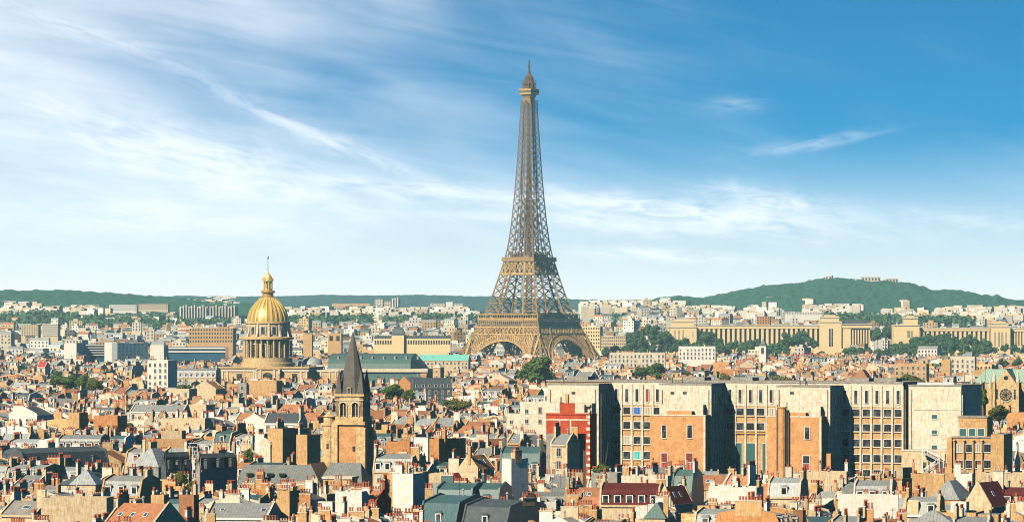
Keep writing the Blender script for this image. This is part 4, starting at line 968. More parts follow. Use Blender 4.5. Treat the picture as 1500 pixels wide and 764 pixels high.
mat('nave', (.17, .19, .18), .6, 'roof', c2=(.24, .25, .23))
build_church()
# ------------------------------------------------------------------ campus block with projecting wings
def build_campus():
    D = 1128.; PHI = 23; fr = Fr(801, D, PHI); root = fr.root('campus_block')
    tag(root, 'long cream institutional block with projecting wings and rows of wide windows', 'university building')
    U = fr.u
    DW = 9.0
    def zz(py, px, y=0.): return fr.z(py, U(px, y), y)
    def win(u0, u1, z0, z1, y, g, par=root, nm='window'):
        m = MB(); t = .13
        m.quad((u0, y - .04, z0), (u1, y - .04, z0), (u1, y - .04, z1), (u0, y - .04, z1), g)
        m.box(u0 - t, u0, y - .16, y, z0 - t, z1 + t, 'frame'); m.box(u1, u1 + t, y - .16, y, z0 - t, z1 + t, 'frame'); m.box(u0, u1, y - .16, y, z1, z1 + t, 'frame', bottom=True); m.box(u0, u1, y - .25, y, z0 - t, z0, 'frame', bottom=True)
        if u1 - u0 > 1.3:
            for f in (1 / 3, 2 / 3): x = u0 + (u1 - u0) * f; m.box(x - .04, x + .04, y - .09, y - .03, z0, z1, 'metal_dark')
        return m.build(nm, par)
    rg = random.Random(5)
    # main range, one wall between each pair of wings
    spans = [(895, 968, [917, 933, 948, 963], [903, 918.5, 933.5, 948.5, 963.5], 5), (1062, 1140, [1084, 1099.5, 1114.5, 1130], [1069.5, 1084.5, 1099.5, 1114.5, 1130], 2), (1234, 1323, [1239, 1254, 1269.5, 1285, 1300.6, 1316], [1238, 1254, 1269.5, 1285, 1300.6, 1316], 5)]
    roof_py = lambda px: 558 + (px - 800) * .0085
    uend = U(1323); zr = zz(560, 1060)
    w = MB(); w.box(U(801), uend, 0, 18, 0, zr, 'campus_warm', top='flat_roof'); w.box(U(801) - .1, uend + .1, -.25, 18.1, zr + .01, zr + .45, 'grey', bottom=True)
    wo_ = w.build('wall', root)
    zsp = zz(597, 1060) ; w = MB(); w.box(U(895, -.12), uend - .05, -.10, -.005, zz(594, 1060), zr, 'campus'); w.build('attic_panel', root)
    dz = (zz(560, 1060) - zz(695, 1060)) / 135.    # metres to a pixel on this wall
    for a, b, wide, slits, nrow in spans:
        zl = [zz(p_, (a + b) / 2) - zz(560, (a + b) / 2) + zr for p_ in (0,)]
        zp = lambda p_: zr - (p_ - 560) * dz
        pit = 15.4
        for px in slits: win(U(px) - .42, U(px) + .42, zp(589), zp(570), -.11, 'red_dark' if abs(px - 948) < 1 else 'glass')
        x = slits[0] - pit / 2
        while x < b:
            if x > a + 2:
                m = MB(); u_ = U(x); m.box(u_ - .24, u_ + .24, -.38, -.11, 0, zp(563), 'campus'); m.build('pilaster', root)
            x += pit
        rows = [(597, 607.5), (618.5, 629), (640.5, 651), (662.5, 673.5), (684.5, 694)][:nrow]
        for ri, (pa, pb) in enumerate(rows):
            for px in (slits if a > 1200 or a < 900 else slits):
                g = rg.choice(['glass'] * 7 + ['blind', 'blind', 'red_dark' if a > 1200 and ri == 2 else 'glass'])
                if a < 900 and ri == 0 and abs(px - 933.5) < 1: g = 'blue_cloth'
                if a < 900 and ri == 3 and abs(px - 933.5) < 1: g = 'cyan_cloth'
                win(U(px) - 1.0, U(px) + 1.0, zp(pb), zp(pa), 0., g)
            m = MB(); m.box(U(a + 3), U(b), -.3, -.005, zp(pb) - .32, zp(pb) - .14, 'campus_warm', bottom=True); m.build('string_course', root)
        if nrow == 2:
            m = MB(); m.box(U(1071), U(1136), -.45, -.005, zp(634.5), zp(632.5), 'campus_warm', bottom=True); m.build('ledge', root)
            for (p, q) in ((1077, 1087), (1094, 1109), (1117, 1128)): win(U(p), U(q), zp(695), zp(648), 0., 'glass_teal')
    # wings: (front px0, px1, top row, bottom row of white part)
    def wing(px0, px1, pt, depth, m_='campus', z0=0., pw=True, y1=0.):
        y = -depth; a, b = U(px0, y), U(px1, y); zt = fr.z(pt, (a + b) / 2, y); q = MB()
        q.box(a, b, y, y1 - .003, z0, zt, m_, top='flat_roof'); q.box(a - .15, b + .15, y - .15, y1 - .004, zt + .005, zt + .32, 'grey', bottom=True)
        o = q.build('wing', root)
        if pw:      # slit windows and ribs along the shaded flank
            n = 5
            for i in range(n):
                yy = y + depth * (i + .6) / (n + .3); m = MB()
                m.box(b, b + .3, yy - .14, yy + .14, 2, zt - 2.2, 'campus'); 
                m.box(b + .01, b + .05, yy + .25, yy + 1.0, zt - 5.5, zt - 2.3, 'glass'); m.box(b + .01, b + .05, yy + .25, yy + 1.0, zt - 20, zt - 14, 'glass'); m.build('flank_rib', o)
        return a, b, zt
    wing(801, 877, 563, DW); wing(966, 1042, 563, DW + 1); wing(1137, 1216, 566, DW + 1)
    for px, yy in ((806, -DW), (872, -DW), (970, -DW - 1), (1038, -DW - 1), (1141, -DW - 1), (1212, -DW - 1), (1335, -4.), (1326, 0.)):
        m = MB(); u_ = U(px, yy - .15); m.box(u_ - .09, u_ + .09, yy - .24, yy - .02, 6, fr.z(570, u_, yy), 'grey'); m.build('downpipe', root)
    for px, yy in ((985, -DW - 1), (1003, -DW - 1), (840, -DW), (1160, -DW - 1)):
        m = MB(); u_ = U(px, yy); z_ = fr.z(574, u_, yy); m.box(u_ - .5, u_ + .5, yy - .12, yy - .01, z_ - .5, z_ + .2, 'metal_dark', bottom=True); m.build('wall_vent', root)
    # last wing with blank wall
    a, b, zt = wing(1331, 1408, 565, 4.0, pw=True, y1=14.)
    for py in (610, 632.5, 654.5):
        u_ = U(1369, -4.); win(u_ - .75, u_ + .75, fr.z(py + 3, u_, -4), fr.z(py - 3, u_, -4), -4.0, 'glass_teal')
    m = MB(); m.box(U(1344, -3.5), U(1398, -3.5), -3.6, -2.9, zt + .33, zt + .9, 'white'); m.build('roof_rail', root)
    m = MB(); m.box(U(1338, -4), U(1409, -4), -4.06, -4.001, fr.z(600, U(1370)), fr.z(599.4, U(1370)), 'grey', bottom=True); m.build('wall_joint', root)
    # brick lower wings
    def brick(px0, px1, pt, steps, depth, wins, low, pent):
        y = -depth; a, b = U(px0, y), U(px1, y); zt = fr.z(pt, (a + b) / 2, y); q = MB(); q.box(a, b, y, -DW - 1.004, 0, zt, 'brick', top='flat_roof')
        for p0, p1, t_ in steps: q.box(U(p0, y), U(p1, y), y, y + 3, zt + .002, fr.z(t_, (a + b) / 2, y), 'brick')
        q.box(a - .1, b + .1, y - .12, y - .004, zt - .3, zt + .05, 'pale', bottom=True)
        q.box(b - .5, b + .06, y - .06, y + .5, 0, zt, 'pale'); o = q.build('brick_wing', root)
        for (p0, p1, t0, t1, g) in wins: u0, u1 = U(p0, y), U(p1, y); win(u0, u1, fr.z(t1, u0, y), fr.z(t0, u0, y), y, g, o)
        p0, p1, t_ = pent; yy = -DW - 2.9; m = MB(); m.box(U(p0, yy), U(p1, yy), yy, -DW - 1.01, zt, fr.z(t_, (a + b) / 2, yy), 'campus', top='flat_roof'); m.build('penthouse', root)
        return o, a, b, y
    brick(952, 1033, 607, [(977, 1013, 601.5)], 14, [(970, 976, 622, 641, 'glass'), (1007, 1014, 622, 641, 'glass'), (969, 978, 663, 676, 'red_dark'), (1005, 1015, 663, 676, 'red_dark'), (969, 978, 677, 692, 'red'), (1005, 1015, 677, 692, 'red')], 0, (970, 1030, 592))
    o, a, b, y = brick(1123, 1203, 609, [(1156, 1180, 604)], 14, [(1179, 1186, 625, 643, 'glass'), (1176.5, 1186, 667, 678, 'glass'), (1176.5, 1186, 679, 688, 'red')], 0, (1152, 1202, 595))
    m = MB(); u_ = U(1146, y - 1); m.lathe([(1.05, 0), (1.05, fr.z(597, u_, y)), (1.25, fr.z(597, u_, y)), (1.25, fr.z(595, u_, y))], 12, 'brick', u_, y - 1.1)
    m.box(u_ - 1.9, u_ + 1.6, y - .3, y, 0, fr.z(600, u_, y), 'tile_brown'); m.beam((u_ - 1.2, y - 1.2, 5), (u_ - 1.2, y - 1.2, fr.z(592, u_, y)), .2, 'metal_dark'); m.beam((u_ + 1.3, y - 1.2, 5), (u_ + 1.3, y - 1.2, fr.z(589, u_, y)), .2, 'metal_dark'); m.build('chimney_pipe', root)
    m = MB(); m.box(b + .01, U(1213, y), y + 2, -DW - 1.01, 0, fr.z(664, b, y), 'brick', top='flat_roof'); m.build('lean_to', root)
    # low annex with stairs on its roof, right of the main range
    y = -12.; a, b2 = U(1321, y), U(1396, y); zt = fr.z(658.5, a, y); m = MB(); m.box(a, b2, y, -4.01, 0, zt, 'cream', top='flat_roof'); m.box(a, b2, y - .15, y - .003, zt - .25, zt + .15, 'pale', bottom=True); ao = m.build('annex', root)
    st = MB(); u0, u1 = U(1351, y - 1.5), U(1388, y - 1.5); f = lambda p, q: (U(p, y - 1.4), y - 1.4, fr.z(q, U(p, y - 1.4), y - 1.4))
    for off in (0, -.9):
        pts = [f(1351, 661), f(1379, 675), f(1353, 693)]
        for p, q in zip(pts, pts[1:]):
            p = (p[0], p[1] + off, p[2]); q = (q[0], q[1] + off, q[2]); st.beam(p, q, .32, 'metal'); st.beam((p[0], p[1], p[2] + 1), (q[0], q[1], q[2] + 1), .12, 'frame')
            for k in range(7):
                t_ = k / 6; st.beam((p[0] + (q[0] - p[0]) * t_, p[1], p[2] + (q[2] - p[2]) * t_), (p[0] + (q[0] - p[0]) * t_, p[1], p[2] + (q[2] - p[2]) * t_ + 1), .07, 'frame')
    st.box(U(1372, y - 1), U(1391, y - 1), y - 2.4, y - .01, fr.z(692, U(1380), y), fr.z(677, U(1380), y), 'metal_dark', top='metal', bottom=True); st.box(U(1351, y), U(1357, y), y - .05, y, fr.z(690, U(1350), y), fr.z(676, U(1350), y), 'glass')
    st.build('outside_stair', ao)
    for px, q0, q1 in ((1353.5, 640, 692), (1378, 653, 690), (1384, 662, 690)):
        m = MB(); p_ = f(px, q1); p2 = f(px, q0); m.beam((p_[0], y - 2.6, p_[2]), (p2[0], y - 2.6, p2[2]), .16, 'frame'); m.build('mast', ao)
    # small details on roofs
    for px, q0, q1 in ((826, 548, 572), (985, 552, 560), (1000, 552, 561), (1172, 545, 572), (1180, 553, 566)):
        m = MB(); u_ = U(px, -3); m.beam((u_, -3, fr.z(572, u_, -3)), (u_, -3, fr.z(q0, u_, -3)), .2, 'metal_dark'); m.build('roof_mast', root)
    m = MB(); u_ = U(862, 6); 
    for px in (850, 1020, 1090, 1260, 1300): m = MB(); u_ = U(px, 8); m.box(u_ - 3, u_ + 3, 6, 11, zr + .02, zr + 1.3, 'grey'); m.build('plant_box', root)
    # protect every slice and the ground
    protect(801, 1440, 694, 1070); 
    for px in range(790, 1420, 20):
        u_ = U(px); x, y_, _ = fr.w(u_, 2); FOOT.append((x, y_, 22))
    # red brick block
    f3 = Fr(800, 1072, 18); r3 = f3.root('red_brick_block'); tag(r3, 'red brick building with cream bands and a dark open courtyard', 'house')
    U3 = f3.u; w3 = U3(864); q = MB(); zt = f3.z(605); zm = f3.z(634)
    q.box(0, w3, 0, 6, zm, zt, 'redbrick', top='flat_roof', bottom=True); c0, c1 = U3(832), U3(858)
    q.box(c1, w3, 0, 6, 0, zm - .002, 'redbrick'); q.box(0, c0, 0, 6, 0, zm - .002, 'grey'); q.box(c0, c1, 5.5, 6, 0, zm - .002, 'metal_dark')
    q.box(U3(819), U3(841), .4, 4, zt + .002, f3.z(590), 'redbrick', top='flat_roof')
    q.build('wall', r3)
    q = MB(); q.box(-.02, w3, -.12, -.004, f3.z(615), f3.z(613), 'pale', bottom=True); q.box(-.02, w3 + .05, -.15, -.004, zt - .3, zt + .12, 'redbrick', bottom=True); q.build('cream_band', r3)
    for px in (819, 835): q = MB(); q.box(U3(px), U3(px) + .35, -.1, -.004, zm, f3.z(615) - .003, 'pale', bottom=True); q.build('cream_pier', r3)
    q = MB()
    for i in range(22): q.box(w3 - (.9 if i % 2 else .55), w3 + .06, -.08, -.004, 4 + i * 1.5, 4 + i * 1.5 + .75, 'pale', bottom=True)
    q.build('quoins', r3)
    q = MB(); q.box(.3, U3(819) - .02, .5, 4, zt + .002, f3.z(589), 'campus', top='flat_roof'); q.build('penthouse', r3); q = MB(); q.box(U3(841) + .02, U3(866), .5, 4, zt + .002, f3.z(590), 'campus', top='flat_roof'); q.box(U3(855), U3(864), .44, .499, f3.z(603), f3.z(592), 'glass'); q.build('penthouse', r3)
    q = MB(); q.box(U3(826), U3(830.5), 1, 2, f3.z(590), f3.z(577), 'ochre'); q.build('chimney', r3); q = MB(); q.beam((U3(820), 1, f3.z(590)), (U3(820), 1, f3.z(581)), .25, 'metal_dark'); q.build('vent_pipe', r3)
    protect(800, 866, 686, 1072, X(833, 1072), 1074, 12)
    # tawny stepped building at the right edge
    f4 = Fr(1393, 1010, 16); r4 = f4.root('stepped_annex'); tag(r4, 'tawny two step building with square windows and curved ribs at right', 'house')
    U4 = f4.u; q = MB(); z1 = f4.z(641, 8); z2 = f4.z(611, 8, 5); e = U4(1452)
    q.box(0, e, 0, 12, 0, z1, 'campus_warm', top='flat_roof'); q.box(e + .002, U4(1471), -.6, 12, 0, f4.z(635.5, 10), 'campus_warm', top='flat_roof'); q.box(U4(1404, 4), U4(1446, 4), 4, 12, z1 + .002, z2, 'campus_warm', top='flat_roof')
    q.box(U4(1404, 4) - .2, U4(1446, 4) + .2, 3.8, 12.1, z2 + .003, z2 + .3, 'grey', bottom=True); q.box(-.2, e, -.2, 3.9, z1 + .003, z1 + .3, 'grey', bottom=True); q.build('wall', r4)
    for px in (1410.5, 1424, 1437): u_ = U4(px, 4); win(u_ - .8, u_ + .8, f4.z(638, u_, 4), f4.z(627.5, u_, 4), 4., 'glass_teal', r4)
    for px in (1406, 1420, 1433.5, 1446.5):
        u_ = U4(px); win(u_ - .8, u_ + .8, f4.z(661.5, u_), f4.z(650, u_), 0., rg.choice(['glass', 'blind', 'glass']), r4); win(u_ - .8, u_ + .8, f4.z(685, u_), f4.z(673.5, u_), 0., 'glass', r4)
        m = MB(); m.box(u_ - 1.45, u_ - 1.1, -.7, -.004, 4, f4.z(645, u_), 'campus_warm'); m.lathe([(.45, f4.z(645, u_)), (.32, f4.z(645, u_) + .3), (.05, f4.z(645, u_) + .42)], 8, 'campus_warm', u_ - 1.25, -.4); m.build('rib', r4)
    m = MB(); m.box(-.9, .3, -.5, .5, 5, f4.z(640), 'campus_warm'); m.build('corner_pier', r4)
    protect(1390, 1474, 694, 1010, X(1430, 1010), 1012, 13)
build_campus()
# ------------------------------------------------------------------ colonnaded palace on the far bank
def build_palace():
    D = 4700.; D2 = D
    def slab(mb, px0, px1, y0, pt, pb, m_, dep=14, top=None): mb.box(X(px0, D), X(px1, D), y0, y0 + dep, Z(pb, D), Z(pt, D), m_, top=top or 'pale', bottom=True)
    def colon(px0, px1, pt, pb, pit, name, label, y0=D, end=None):
        o = empty(name, (0, 0, 0)); tag(o, label, 'palace wing')
        m = MB(); slab(m, px0, px1, y0 + 3, pt, 530, 'glass'); m.build('wall', o)
        m = MB(); slab(m, px0, px1, y0 - .5, pt - .3, pt + 3.4, 'limestone2', 17); slab(m, px0, px1, y0 - 1.2, pt - 1.6, pt - .4, 'pale', 18); slab(m, px0, px1, y0 - 1, pb, 530, 'limestone2', 4); m.build('cornice', o)
        x = px0 + pit / 2
        while x < px1:
            m = MB(); slab(m, x - pit * .26, x + pit * .26, y0, pt + 3.41, pb - .01, 'limestone2', 2.9); m.build('pillar', o); x += pit
        return o
    colon(1021, 1199, 477.5, 507, 7.1, 'palace_wing', 'long pillared palace wing left of the great pavilion')
    colon(1349, 1450, 481, 500, 6.8, 'palace_wing', 'long pillared palace wing right of the second pavilion')
    def pav(px0, px1, py_top, py_up, upx, label, slots, side=None, base=None, y0=D - 6):
        o = empty('pavilion', (0, 0, 0)); tag(o, label, 'palace pavilion')
        m = MB(); slab(m, px0, px1, y0, py_top, 530, 'limestone2', 30); slab(m, px0 - .4, px1 + .4, y0 - .8, py_top + .6, py_top + 1.8, 'pale', 31); m.build('wall', o)
        m = MB(); slab(m, upx[0], upx[1], y0 + 3, py_up, py_top - .01, 'limestone2', 20); slab(m, upx[0] - .7, upx[1] + .7, y0 + 2.2, py_up + 1.2, py_up + 2.4, 'pale', 21); slab(m, upx[0] + 5, upx[1] - 5, y0 + 6, py_up - 2, py_up - .01, 'limestone2', 10); m.build('attic', o)
        for p0, p1, t0, t1 in slots:
            m = MB(); slab(m, p0, p1, y0 - .15, t0, t1, 'glass', .15); w_ = m.build('window', o)
            for f in (.33, .66):
                m = MB(); x = p0 + (p1 - p0) * f; slab(m, x - .25, x + .25, y0 - .5, t0, t1, 'pale', .34); m.build('mullion', w_)
        if base: m = MB(); slab(m, base[0], base[1], y0 - 12, base[2], 540, 'limestone2', 11.5); m.build('terrace', o)
        return o
    pav(1200, 1232, 470, 463, (1203, 1229), 'great stone pavilion with tall central window at the palace', [(1213.5, 1219.5, 481, 507)], base=(1190, 1238, 510))
    o = empty('palace_wing', (0, 0, 0)); tag(o, 'square pillared hall right of the great pavilion', 'palace wing')
    m = MB(); slab(m, 1232.5, 1246, D - 4, 479, 530, 'limestone2', 20); slab(m, 1246.2, 1275, D + 3, 480, 530, 'glass', 20); m.build('wall', o)
    m = MB(); slab(m, 1232, 1276.5, D - 5, 475, 480, 'limestone2', 30); slab(m, 1231.5, 1277, D - 6, 474, 475.2, 'pale', 32); slab(m, 1236, 1272, D + 4, 468, 474.0, 'slate', 20); m.build('roof', o)
    for i in range(7): m = MB(); x = 1249 + i * 4.0; slab(m, x - .9, x + .9, D - 3, 480.01, 508, 'limestone2', 3); m.build('pillar', o)
    pav(1309, 1346, 475, 464, (1324, 1344), 'second palace pavilion with stepped shoulder beside the gap', [(1328.5, 1332.5, 484, 494), (1334, 1336.5, 484, 494)])
    pav(1451, 1479, 477, 472, (1455, 1474), 'end pavilion of the right hand palace wing', [(1455.5, 1457.5, 486, 506), (1461, 1463.5, 486, 507), (1466, 1468.5, 486, 507), (1472, 1474, 486, 506)])
    o = colon(1480, 1530, 482, 506, 4.2, 'palace_wing', 'closely pillared end of the palace at the right edge')
    pav(978, 1020, 477.5, 469, (983, 1016), 'left end pavilion of the palace with five slit windows', [(987, 989, 483, 501), (993.5, 995.5, 483, 501), (999.5, 1001.5, 483, 501), (1013.5, 1015, 485, 494)])
    # statues and masts on the pavilions
    for px, pt, pb in ((1217, 455, 461), (1337, 449, 462)):
        m = MB(); m.lathe([(1.6, Z(pb, D)), (1.2, Z(pb - 2, D)), (.35, Z(pb - 3, D)), (.15, Z(pt, D))], 6, 'metal_dark', X(px, D), D + 6); tag(m.build('flagpole'), 'thin dark flagpole on top of the ' + ('great' if px < 1300 else 'second') + ' pavilion', 'flagpole')
mat('limestone2', (.84, .65, .35), c2=(.76, .56, .28), amt=.4)
build_palace()
# ------------------------------------------------------------------ other marks of the middle and far distance
def far_block(px0, px1, pt, pb, D, m_, name, label, cat, rows=0, cols=0, dep=None, phi=8, top=None, glass='glass', fins=0, bands=0):
    fr = Fr(px0, D, phi); w = fr.u(px1); dep = dep or min(w * .6, 40); o = fr.root(name); tag(o, label, cat); zt, zb = fr.z(pt), min(fr.z(pb), H(fr.ax, D)) - 4
    zv = fr.z(pb)
    m = MB(); m.box(0, w, 0, dep, zb, zt, m_, top=top or 'flat_roof'); m.build('wall', o)
    if rows:
        cw = w / cols; rh = (zt - zv) / rows
        for r_ in range(rows):
            m = MB()
            for c in range(cols): m.box(c * cw + cw * .25, c * cw + cw * .75, -.12, -.003, zt - rh * (r_ + .78), zt - rh * (r_ + .25), glass, bottom=True)
            m.build('window_row', o)
    for i in range(fins):
        m = MB(); x = w * (i + .5) / fins; m.box(x - w / fins * .16, x + w / fins * .16, -3.5, -.003, zb, zt + (i % 3) * 1.8 - .5, m_, top=top or 'flat_roof'); m.build('balcony_stack', o)
    for i in range(bands):
        m = MB(); z = zv + (zt - zv) * (i + .5) / bands; m.box(-.2, w + .2, -1.2, -.003, z, z + (zt - zv) / bands * .35, 'frame', bottom=True); m.build('balcony', o)
    protect(px0, px1, pb, D, X((px0 + px1) / 2, D), D + dep / 2, max(w, dep) / 2)
    return o
far_block(160, 200, 446, 455, 7400, 'white', 'slab_block', 'pale slab block on the left hillside', 'apartment block', 3, 10, phi=4, dep=20)
far_block(202, 246, 445, 453, 7500, 'cream', 'slab_block', 'cream slab block right of pale slab on the hillside', 'apartment block', 3, 12, phi=4, dep=20)
far_block(263, 304, 449, 468, 6500, 'white', 'slab_block', 'broad white housing block with vertical balcony stacks', 'apartment block', 6, 14, phi=6, dep=16, fins=10)
far_block(306, 346, 449, 468, 6550, 'pale', 'slab_block', 'pale housing block with vertical stacks behind the dome church', 'apartment block', 6, 14, phi=6, dep=16, fins=9)
far_block(31, 56, 475, 492, 4800, 'cream', 'apartment_block', 'cream apartment block with window grid at far left', 'apartment block', 6, 7)
far_block(62, 85, 474, 492, 4750, 'cream', 'apartment_block', 'second cream apartment block with paler balconies', 'apartment block', 6, 7, bands=6)
far_block(277, 341, 480, 502, 4300, 'ochre', 'long_block', 'yellow ministry building with arched window rows', 'office building', 4, 16, phi=4)
far_block(94, 112, 502, 522, 3500, 'white', 'office_block', 'blank white end of the glass office row', 'office building', phi=10, dep=30)
far_block(113, 153, 504, 522, 3520, 'glass_blue', 'office_block', 'pale blue glass office block', 'office building', 0, 0, phi=-18, dep=30, bands=5)
far_block(153, 171, 501, 516, 3450, 'white', 'office_block', 'white cube block between the glass offices', 'office building', phi=12, dep=20)
far_block(172, 217, 502, 526, 3420, 'glass_blue', 'office_block', 'dark blue glass office block with grid front', 'office building', 5, 8, phi=-14, dep=30)
far_block(220, 240, 505, 521, 3400, 'white', 'office_block', 'plain white box right of dark glass office', 'office building', phi=6, dep=20)
far_block(241, 330, 508, 518, 3500, 'glass_blue', 'station_hall', 'long low glass hall with white bands', 'hall', phi=2, dep=26, bands=2)
far_block(486, 542, 444, 449, 8200, 'brick', 'arcaded_hall', 'distant long reddish arcaded building on the skyline', 'hall', 1, 22, phi=0, dep=30, glass='pale')
far_block(549, 561, 438, 450, 8400, 'pale', 'tower_block', 'square pale tower on the skyline left of the notched one', 'apartment block', 5, 5, phi=10)
far_block(563, 573, 441, 450, 8350, 'cream', 'tower_block', 'lower cream tower between two skyline towers', 'apartment block', 4, 4, phi=10)
far_block(574, 585, 437, 450, 8300, 'white', 'tower_block', 'notched white tower on the skyline', 'apartment block', 5, 4, phi=10, fins=3)
far_block(630, 652, 444, 454, 8000, 'pale', 'slab_block', 'long pale slab on the skyline left of the tower', 'apartment block', 4, 9, phi=5)
far_block(653, 663, 442, 455, 7900, 'white', 'tower_block', 'bright white slab end beside dark glass block', 'apartment block', phi=12)
far_block(664, 678, 445, 454, 8000, 'white', 'slab_block', 'small white block with grey end near the iron tower', 'apartment block', 3, 5, phi=5)
far_block(444, 457, 489, 504, 3900, 'ochre', 'apartment_block', 'bright yellow blank block right of the gold dome', 'apartment block', phi=10)
far_block(480, 500, 488, 502, 3950, 'ochre', 'apartment_block', 'yellow block with one small window behind the spire', 'apartment block', 1, 2, phi=8)
far_block(916, 937, 467, 483, 5300, 'ochre', 'tower_block', 'tan tower block above the park trees', 'apartment block', 5, 6, phi=12)
far_block(850, 879, 478, 510, 4500, 'limestone2', 'apartment_block', 'tall stone apartment house right of the iron tower foot', 'apartment block', 6, 8, phi=14)
far_block(880, 917, 492, 510, 4400, 'cream', 'apartment_block', 'cream row of flats between stone house and park trees', 'apartment block', 4, 12, phi=8)
far_block(1150, 1207, 457, 461, 6200, 'white', 'slab_block', 'long white terrace block above the palace', 'apartment block', 2, 24, phi=2, dep=20)
far_block(1108, 1128, 463, 474, 5600, 'orange', 'apartment_block', 'orange block behind the colonnaded wing', 'apartment block', 3, 5, phi=10)
far_block(1209, 1218, 403.5, 417, 8950, 'pale', 'fort_house', 'pale square fort house on the hill summit', 'house', 2, 2, phi=20, dep=14)
far_block(1262, 1290, 405, 412, 8980, 'pale', 'fort_house', 'long low fort building along the hill crest', 'house', 1, 6, phi=0, dep=14)
far_block(1298, 1316, 407.5, 415, 8950, 'cream', 'fort_house', 'low building right of the fort crest', 'house', 1, 4, phi=0, dep=14)
far_block(1253, 1261, 408, 415, 8940, 'white', 'fort_house', 'small white house below the hill crest', 'house', 1, 2, phi=0, dep=14)
def mil_school():
    D = 3900.; fr = Fr(548, D, 2); o = fr.root('military_school'); tag(o, 'long stone palace with a small square grey dome in its middle', 'palace'); U = fr.u
    m = MB(); m.box(0, U(660), 0, 14, 0, fr.z(495), 'limestone2'); m.box(U(574), U(592), -3, 14, 0, fr.z(491), 'limestone2'); m.build('wall', o)
    m = MB(); m.extr_x([(-.3, fr.z(495)), (14.3, fr.z(495)), (7, fr.z(491.5))], 0, U(573.5), 'slate'); m.extr_x([(-.3, fr.z(495)), (14.3, fr.z(495)), (7, fr.z(491.5))], U(592.5), U(660), 'slate'); m.build('roof', o)
    m = MB(); m.lathe([(8.5, fr.z(491)), (8.2, fr.z(487)), (6.5, fr.z(482)), (4, fr.z(479)), (2.2, fr.z(478)), (2, fr.z(475.5)), (.1, fr.z(473))], 4, 'slate', U(583), 6, ph=math.pi / 4); m.build('dome', o)
    for i in range(30):
        m = MB(); x = U(550) + (U(658) - U(550)) * i / 29; 
        if U(573) < x < U(593): continue
        m.box(x - .7, x + .7, -.1, -.003, fr.z(504), fr.z(498), 'glass', bottom=True); m.build('window', o)
    protect(548, 660, 505, D, X(604, D), D, 36)
mil_school()
def gothic():
    D = 1500.; fr = Fr(1421, D, 14); o = fr.root('rose_window_church'); tag(o, 'gothic church with pale green copper roof and round rose window', 'church'); U = fr.u
    e = U(1530); zr, ze = fr.z(541, 10), fr.z(561, 10); m = MB(); m.add([(0, 6, ze), (e, 6, ze), (e, 26, ze), (0, 26, ze), (3.5, 16, zr), (e, 16, zr)], [(0, 1, 5, 4), (2, 3, 4, 5), (3, 0, 4)], 'patina'); m.build('nave_roof', o)
    m = MB(); m.box(0, e, 6.2, 25.8, 0, ze, 'limestone')
    for i in range(9): x = i * e / 8; m.box(x - .5, x + .5, 4.2, 6.2, 0, ze - 2, 'limestone'); m.lathe([(.5, ze - 2), (.35, ze + .8), (.05, ze + 2.6)], 4, 'pale', x, 5)
    m.build('nave_wall', o)
    a, b = U(1458), U(1489); c = (a + b) / 2; m = MB(); za = fr.z(540, c); zs = fr.z(562, c)
    m.extr_y([(a, 0), (b, 0), (b, zs), (c, za), (a, zs)], 0, 1.2, 'limestone'); m.box(a + .2, b - .2, 1.21, 12, 0, zs - .5, 'limestone')
    m.box(a - .9, a, -.8, 1.4, 0, zs + .8, 'limestone'); m.box(b, b + .9, -.8, 1.4, 0, zs + .8, 'limestone'); m.lathe([(.7, zs + .8), (.5, zs + 2.6), (.05, zs + 5)], 8, 'pale', a - .45, .3); m.lathe([(.7, zs + .8), (.5, zs + 2.6), (.05, zs + 5)], 8, 'pale', b + .45, .3)
    m.build('transept_front', o)
    m = MB(); m.add([(a, 0.6, zs + .02), (c, .6, za + .1), (b, .6, zs + .02), (a, 16, zs + .02), (c, 16, za + .1), (b, 16, zs + .02)], [(0, 1, 4, 3), (1, 2, 5, 4)], 'patina'); m.build('transept_roof', o)
    rz = fr.z(578, c); rr = 2.35; m = MB()
    N_ = 24
    m.add([(c + rr * math.cos(2 * math.pi * i / N_), -.03, rz + rr * math.sin(2 * math.pi * i / N_)) for i in range(N_)], [tuple(range(N_))[::-1]], 'glass')
    for i in range(N_): t0, t1 = 2 * math.pi * i / N_, 2 * math.pi * (i + 1) / N_; m.beam((c + rr * math.cos(t0), -.08, rz + rr * math.sin(t0)), (c + rr * math.cos(t1), -.08, rz + rr * math.sin(t1)), .3, 'pale')
    for i in range(12): t0 = 2 * math.pi * i / 12; m.beam((c + .6 * math.cos(t0), -.07, rz + .6 * math.sin(t0)), (c + rr * math.cos(t0), -.07, rz + rr * math.sin(t0)), .13, 'limestone')
    for i in range(12): t0, t1 = 2 * math.pi * i / 12, 2 * math.pi * (i + 1) / 12; m.beam((c + 1.5 * math.cos(t0), -.08, rz + 1.5 * math.sin(t0)), (c + 1.5 * math.cos(t1), -.08, rz + 1.5 * math.sin(t1)), .13, 'limestone')
    m.build('rose_window', o)
    m = MB(); m.add([(c + .8 * math.cos(.5236 * i), -.03, fr.z(553, c) + .8 * math.sin(.5236 * i)) for i in range(12)], [tuple(range(12))[::-1]], 'glass'); m.build('round_window', o)
    for s_ in (-3.1, 3.1): m = MB(); m.box(c + s_ - .3, c + s_ + .3, -.05, -.003, rz - 1.5, rz + 2, 'glass', bottom=True); m.build('window', o)
    protect(1421, 1500, 592, D, X(1470, D), D + 10, 24)
gothic()
